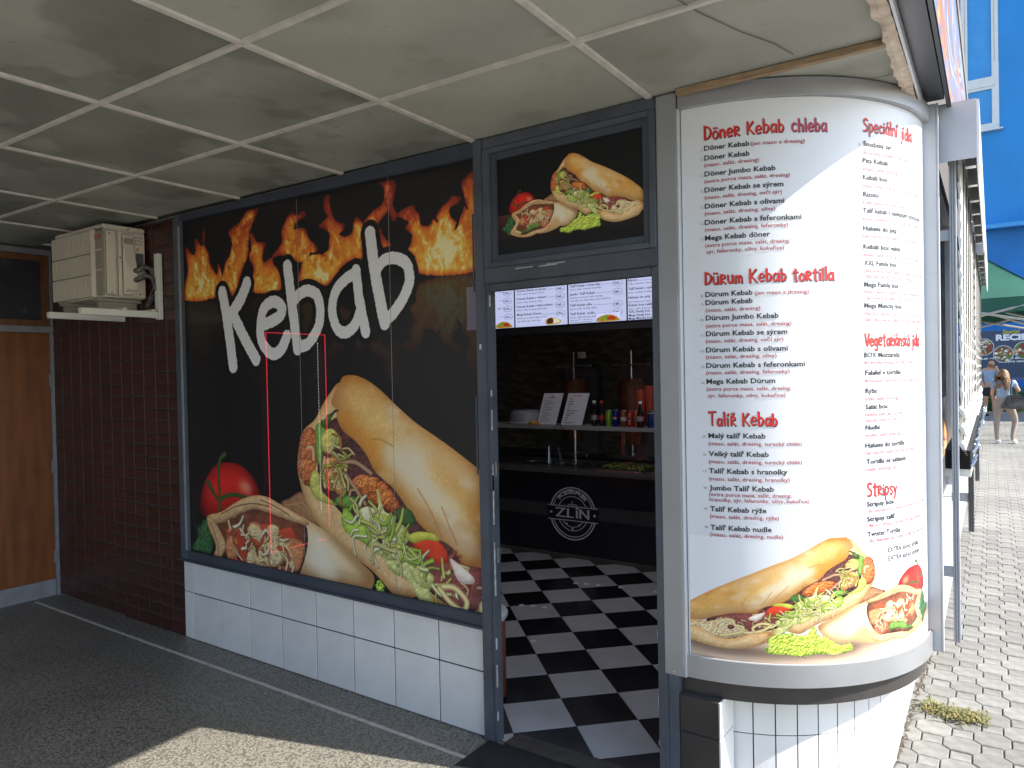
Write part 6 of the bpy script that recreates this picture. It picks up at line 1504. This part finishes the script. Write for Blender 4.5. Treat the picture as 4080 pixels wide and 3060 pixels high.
for (x0, y0) in co: MB().tube([(x0, y0, ze - .6), (gx, gy, ze + .3)], .026, 4).build('roof_strut', STRUT, gz); MB().tube([(x0, y0, ze - .06), (gx, gy, za2 - .1)], .026, 4).build('roof_strut', STRUT, gz)

# board with recipes
rb = thing('recipes_board', 'dark blue banner reading Special RECIPES with round food pictures', 'banner', (.4, 27, 1.2))
NAVY = mat('navy_banner', (.045, .065, .115), .6, var=.1, scale=2)
K = 29.62 / 26.62
bx = lambda x: x * K
bz = lambda z: 1.65 + (z - 1.65) * K
B(-1.7, 1.9, 27.0, 27.03, 1.20, bz(2.66)).build('banner_sheet', NAVY, rb)
B(-1.7, 1.9, 26.96, 26.999, 1.02, 1.12).build('blue_rail', mat('royal_blue_rail', (.02, .09, .45), .5, var=.1), rb)
B(-1.7, 1.9, 27.0, 27.02, 1.125, 1.19).build('banner_hem', mat('grey_hem', (.10, .11, .13), .6, var=.2), rb)
for xx in (-1.6, .2, 1.85): B(xx, xx + .06, 27.035, 27.09, 0, 2.75).build('banner_post', STRUT, rb)
def bt_(text, px0, pz0, w, size, m, nm, bold=.0, shear=0):
    mb = MB(); place_text(mb, text, lambda a, b: (bx(px0) + a, 26.992, bz(pz0) + b), width=w, size=size, bold=bold, shear=shear); mb.build(nm, m, rb)
bt_('Special', -.44, 2.565, .46, .20, mat('yellow_script', (.55, .50, .05), .5, var=.05), 'banner_word', .01, .25)
bt_('RECIPES', -.60, 2.37, 1.22, .27, WHITEL, 'banner_word', .05)
bt_('Let us give you an eating experience', -.98, 1.80, 2.2, .105, WHITEL, 'banner_line', .03, .2)
bt_('that you never forget', -.53, 1.70, 1.15, .105, WHITEL, 'banner_line', .03, .2)
def food_disc(cx, cz, r, seed):
    MB().tube([(cx, 26.998, cz), (cx, 26.990, cz)], r * 1.06, 36).build('white_disc', WHITEL, rb); a = np.empty((96, 96, 3)); a[:] = (.55, .42, .30)
    c = Canvas(96, 96, lambda p: p * 1.0, 1.0, (.42, .30, .22), seed); rr = np.random.RandomState(seed)
    for q in range(46):
        x_, y_ = rr.uniform(8, 88, 2); s_ = rr.uniform(5, 14); col = [(220, 210, 190), (90, 150, 60), (200, 50, 40), (230, 170, 90), (240, 235, 225), (150, 90, 60)][rr.randint(6)]
        an = rr.uniform(0, 6.28); c.poly([(x_ + s_ * math.cos(an + t) * rr.uniform(.6, 1.2), y_ + s_ * math.sin(an + t) * rr.uniform(.5, 1)) for t in (0, 1.2, 2.5, 3.7, 5)], col, rad=3, bump=.6)
    n_ = 30; v = []; me = bpy.data.meshes.new('food_disc'); off = origin(rb)
    pts = [(cx, cz)] + [(cx + r * math.cos(2 * math.pi * q / n_), cz + r * math.sin(2 * math.pi * q / n_)) for q in range(n_)]
    me.from_pydata([(x - off.x, 26.987 - off.y, z - off.z) for x, z in pts], [], [(0, 1 + (q + 1) % n_, 1 + q) for q in range(n_)]); uv = me.uv_layers.new(name='UVMap')
    for p in me.polygons:
        for li, vi in zip(p.loop_indices, p.vertices): uv.data[li].uv = ((pts[vi][0] - cx) / r * .5 + .5, (pts[vi][1] - cz) / r * .5 + .5)
    me.materials.append(print_mat('recipe_disc_%d' % seed, c.a, .5)); o = bpy.data.objects.new('food_disc', me); COL.objects.link(o); o.parent = rb
food_disc(bx(-.90), bz(2.18), .27, 3); food_disc(bx(-.415), bz(1.955), .27, 5); food_disc(bx(.10), bz(2.05), .27, 7)

# planting strip under the banner
kb = struct(B(-4, 6, 25.9, 26.05, -.05, .10).build('bed_kerb', mat('bed_kerb_stone', (.26, .24, .21), .9, var=.25, scale=6)))
struct(B(-4, 6, 26.05, 29, -.05, .05).build('planting_bed', mat('bed_soil', (.05, .04, .025), .95, var=.4, scale=6)))
LEAF = mat('hedge_leaf', (.03, .085, .018), .6, col2=(.07, .16, .03), scale=8, rnd=.1); LEAFB = mat('bright_grass_blade', (.10, .24, .03), .6, col2=(.20, .36, .06), scale=8)
def bush(cx, cy, rx, ry, h, n, m, label, name='hedge_bush', cat='bush', seed=1):
    t = thing(name, label, cat, (cx, cy, .05), 'shrubs under the recipes banner'); r2 = random.Random(seed); mb = MB()
    for q in range(n):
        a = r2.uniform(0, 6.28); e = r2.uniform(0, 1) ** .6; z = .05 + h * r2.uniform(0, 1) * (1 - .35 * e); x, y = cx + rx * e * math.cos(a), cy + ry * e * math.sin(a)
        s_ = r2.uniform(.02, .05); d = Vector((r2.gauss(0, 1), r2.gauss(0, 1), r2.gauss(0, .6))).normalized(); u2 = d.orthogonal().normalized() * s_; w2 = d.cross(u2).normalized() * s_ * .6
        p = Vector((x, y, z)); mb.add([p - u2, p + w2, p + u2, p - w2], [(0, 1, 2, 3)])
    mb.build('leaves', m, t); MB().tube([(cx, cy, .05), (cx, cy, h * .5), (cx + .06, cy, h * .8)], [.03, .02, .008], 6).build('stem', mat('brown_stem', (.08, .05, .03), .9, var=.2), t)
for q, x in enumerate((-1.5, -.85, -.15, .55, 1.3, 2.1)): bush(x, 26.7, .48, .35, .95, 1500, LEAF, ('dark green hedge bush hidden at the left end of the banner', 'dark green hedge bush behind the man on the phone', 'dark green hedge bush behind the woman with the bag', 'dark green hedge bush under the right part of the banner', 'dark green hedge bush right of the frame edge', 'dark green hedge bush at the far right of the bed')[q], seed=q)
def grass_tuft(cx, cy, h, label, seed):
    t = thing('grass_tuft', label, 'grass plant', (cx, cy, .05), 'bright grass tufts in the planting bed'); r2 = random.Random(seed); mb = MB()
    for q in range(170):
        a = r2.uniform(0, 6.28); l_ = h * r2.uniform(.6, 1.1); o_ = r2.uniform(.15, .42) * h; x, y = cx + r2.gauss(0, .05), cy + r2.gauss(0, .05); w2 = .008
        px_, py_ = -math.sin(a) * w2, math.cos(a) * w2; m1 = (x + math.cos(a) * o_ * .5, y + math.sin(a) * o_ * .5, .05 + l_ * .8); m2 = (x + math.cos(a) * o_ * 1.5, y + math.sin(a) * o_ * 1.5, .05 + l_ * .75)
        mb.add([(x - px_, y - py_, .05), (x + px_, y + py_, .05), (m1[0] + px_, m1[1] + py_, m1[2]), (m1[0] - px_, m1[1] - py_, m1[2]), m2], [(0, 1, 2, 3), (3, 2, 4)])
    mb.build('blades', LEAFB, t); MB().lathe((cx, cy, .05), [(.06, 0), (.05, .05)], 8).build('root_clump', mat('root_brown', (.10, .08, .04), .9, var=.2), t)
grass_tuft(.02, 26.25, .62, 'bright green arching grass tuft right of the woman', 3); grass_tuft(-1.05, 26.25, .50, 'bright green grass tuft left of the man, beside the blinds', 4); grass_tuft(.75, 26.25, .6, 'bright green grass tuft beyond the right frame edge', 5)

# ---------------------------------------------------------------- people
def skin_mesh(name, verts, edges, radii, m, parent, root=0, sub=2, smooth=True, paint=None, mats=None):
    me = bpy.data.meshes.new(name); me.from_pydata(verts, edges, []); o = bpy.data.objects.new(name, me); COL.objects.link(o)
    sk = o.modifiers.new('skin', 'SKIN'); sl = me.skin_vertices[0].data
    for i, r in enumerate(radii): sl[i].radius = (r, r) if not isinstance(r, tuple) else r; sl[i].use_root = i == root
    ss_ = o.modifiers.new('sub', 'SUBSURF'); ss_.levels = sub; ss_.render_levels = sub
    dg = bpy.context.evaluated_depsgraph_get(); ev = o.evaluated_get(dg); nm = bpy.data.meshes.new_from_object(ev)
    bpy.data.objects.remove(o); o = bpy.data.objects.new(name, nm); COL.objects.link(o); nm.materials.clear()
    for q in (mats or [m]): nm.materials.append(q)
    for p in nm.polygons:
        p.use_smooth = True
        if paint: p.material_index = paint(p.center)
    o.parent = parent; return o
SKINM = mat('tan_skin', (.52, .27, .17), .5, var=.06, scale=20)  # plain skin tone shared by both figures
HAIRB = mat('long_brown_hair', (.09, .045, .022), .55, col2=(.30, .17, .07), scale=9, stretch=(3, 3, .6)); SHIRT = mat('blue_striped_shirt', (.10, .15, .25), .8, col2=(.42, .47, .55), scale=26, stretch=(5, 5, .2)); LEGG = mat('taupe_leggings', (.30, .235, .20), .75, var=.06, scale=12); SHOE = mat('white_trainer', (.72, .73, .75), .5, var=.04); BAGM = mat('shiny_black_bag', (.012, .012, .014), .22, col2=(.10, .10, .11), scale=9, bump=1, bscale=14)
def T(px, py, rot):
    c_, s_ = math.cos(rot), math.sin(rot); return lambda x, y, z: (x * c_ - y * s_, x * s_ + y * c_, z)
# woman, seen from behind, right knee forward, looking to the right
wo = thing('person', 'woman from behind in a blue striped shirt and taupe leggings, black shoulder bag', 'person', (-.28, 15.6, 0))
V = [(0, 0, .84), (0, -.01, .98), (0, .0, 1.12), (0, .0, 1.28), (0, .01, 1.345), (.01, .02, 1.43), (.015, .03, 1.52),
     (-.10, 0, .78), (-.135, .03, .46), (-.13, -.02, .10), (-.12, .10, .04),
     (.10, .0, .78), (.19, .12, .47), (.13, .02, .11), (.20, .12, .04),
     (-.15, 0, 1.27), (-.21, .0, 1.03), (-.16, .14, .93), (-.13, .18, .90),
     (.15, 0, 1.27), (.26, .02, 1.08), (.19, .13, 1.22), (.14, .17, 1.30)]
E_ = [(0, 1), (1, 2), (2, 3), (3, 4), (4, 5), (5, 6), (0, 7), (7, 8), (8, 9), (9, 10), (0, 11), (11, 12), (12, 13), (13, 14), (3, 15), (15, 16), (16, 17), (17, 18), (3, 19), (19, 20), (20, 21), (21, 22)]
Rr = [(.145, .12), (.125, .10), (.135, .105), (.12, .085), .045, .075, .085, .095, .062, .036, .034, .095, .062, .036, .034, .058, .038, .028, .03, .058, .038, .028, .03]
skin_mesh('body', V, E_, Rr, SKINM, wo, mats=[SKINM, LEGG], paint=lambda c: 1 if .115 < c.z < .99 and abs(c.x) < .24 and not (c.x < -.175 and c.z > .85) and not (c.y > .11 and c.z > .86) else 0)
def cloth(name, V, E, R, m, par, root=0): return skin_mesh(name, V, E, R, m, par, root)
cloth('shirt', [(0, 0, .90), (0, 0, 1.02), (0, 0, 1.14), (0, 0, 1.27), (-.16, 0, 1.265), (-.20, 0, 1.13), (.16, 0, 1.265), (.225, .01, 1.15)], [(0, 1), (1, 2), (2, 3), (3, 4), (4, 5), (3, 6), (6, 7)], [(.165, .135), (.148, .12), (.150, .12), (.132, .10), .072, .062, .072, .062], SHIRT, wo)
cloth('hair', [(.01, .02, 1.545), (.0, -.03, 1.47), (-.03, -.07, 1.36), (-.07, -.10, 1.24), (-.12, -.10, 1.15), (.05, -.07, 1.33), (.05, -.10, 1.20), (.03, -.10, 1.11)], [(0, 1), (1, 2), (2, 3), (3, 4), (1, 5), (5, 6), (6, 7)], [(.098, .10), .105, .098, .07, .03, .085, .055, .025], HAIRB, wo)
for (x, y) in ((-.125, .05), (.165, .06)): cloth('shoe', [(x, y - .09, .045), (x + .01, y, .045), (x + .04, y + .10, .035)], [(0, 1), (1, 2)], [(.042, .042), (.044, .042), (.036, .03)], SHOE, wo)
for (x, y) in ((-.012, 0),):
    pass
hb_ = thing('shoulder_bag', 'large shiny black shoulder bag hanging at the hip of the woman', 'bag', (-.10, 15.5, .80))
mbb = MB(); prof = [(-.20, .06), (-.23, .0), (.21, .0 - .03), (.25, .03), (.16, .25), (.02, .30), (-.10, .27)]
v = [(-.11 + x, 15.43 + dy, .74 + z) for dy in (0, .12) for x, z in prof]; n7 = 7
mbb.add(v, [tuple(range(7)), tuple(reversed(range(7, 14)))] + [(i, (i + 1) % 7, 7 + (i + 1) % 7, 7 + i) for i in range(7)]).build('bag_body', BAGM, hb_, .022, smooth=True)
MB().tube([(-.17, 15.46, 1.03), (-.16, 15.47, 1.15), (-.14, 15.50, 1.33), (-.13, 15.56, 1.355), (-.12, 15.64, 1.30), (-.10, 15.60, 1.10), (-.06, 15.54, 1.02)], .013, 8).build('bag_strap', BLACKP, hb_)
# man on the phone
mn_ = thing('person', 'man in a light blue polo shirt and black shorts holding a phone to his ear', 'person', (-.80, 25.2, 0))
POLO = mat('light_blue_polo', (.28, .36, .48), .8, var=.08, scale=10); SHORT = mat('black_shorts', (.015, .017, .025), .8, var=.2); HAIRD = mat('short_brown_hair', (.10, .06, .035), .7, var=.2, scale=40)
V = [(0, 0, .96), (0, 0, 1.12), (0, 0, 1.28), (0, 0, 1.47), (.02, -.01, 1.56), (.05, -.03, 1.66), (.07, -.04, 1.76),
     (-.10, 0, .88), (-.11, .0, .50), (-.11, .02, .10), (-.06, -.10, .045), (.10, 0, .88), (.11, -.03, .50), (.11, .0, .10), (.16, -.12, .045),
     (-.19, 0, 1.44), (-.25, -.02, 1.18), (-.20, -.14, 1.02), (-.17, -.18, .97), (.19, -.02, 1.43), (.28, -.12, 1.25), (.20, -.17, 1.50), (.17, -.14, 1.60)]
Rr = [(.165, .13), (.165, .13), (.175, .13), (.155, .11), .06, .085, .095, .11, .07, .042, .042, .11, .07, .042, .042, .075, .052, .038, .04, .075, .052, .038, .04]
skin_mesh('body', V, E_, Rr, SKINM, mn_)
cloth('polo_shirt', [(0, 0, 1.00), (0, 0, 1.15), (0, 0, 1.30), (0, 0, 1.45), (-.19, 0, 1.43), (-.235, -.01, 1.25), (.19, -.02, 1.42), (.255, -.08, 1.30)], [(0, 1), (1, 2), (2, 3), (3, 4), (4, 5), (3, 6), (6, 7)], [(.185, .15), (.185, .145), (.19, .145), (.17, .125), .088, .078, .088, .078], POLO, mn_)
cloth('shorts', [(0, 0, .99), (0, 0, .90), (-.10, 0, .80), (-.11, 0, .58), (.10, 0, .80), (.11, -.02, .58)], [(0, 1), (1, 2), (2, 3), (1, 4), (4, 5)], [(.175, .14), (.16, .14), .12, .11, .12, .11], SHORT, mn_)
cloth('hair', [(.06, -.02, 1.80), (.05, .03, 1.76), (.045, .04, 1.70)], [(0, 1), (1, 2)], [(.098, .10), (.09, .08), .07], HAIRD, mn_)
for (x, y) in ((-.09, -.02), (.13, -.04)): cloth('shoe', [(x, y + .07, .05), (x + .01, y, .05), (x + .03, y - .12, .04)], [(0, 1), (1, 2)], [.052, .052, .042], BLACKP, mn_)
ph = thing('mobile_phone', 'dark mobile phone held to the ear of the man', 'phone', (-.64, 25.06, 1.6)); B(-.655, -.645, 25.02, 25.09, 1.60, 1.74).build('phone_body', BLACKP, ph, .002)

bpy.data.objects.remove(_fo); bpy.data.curves.remove(_fc)
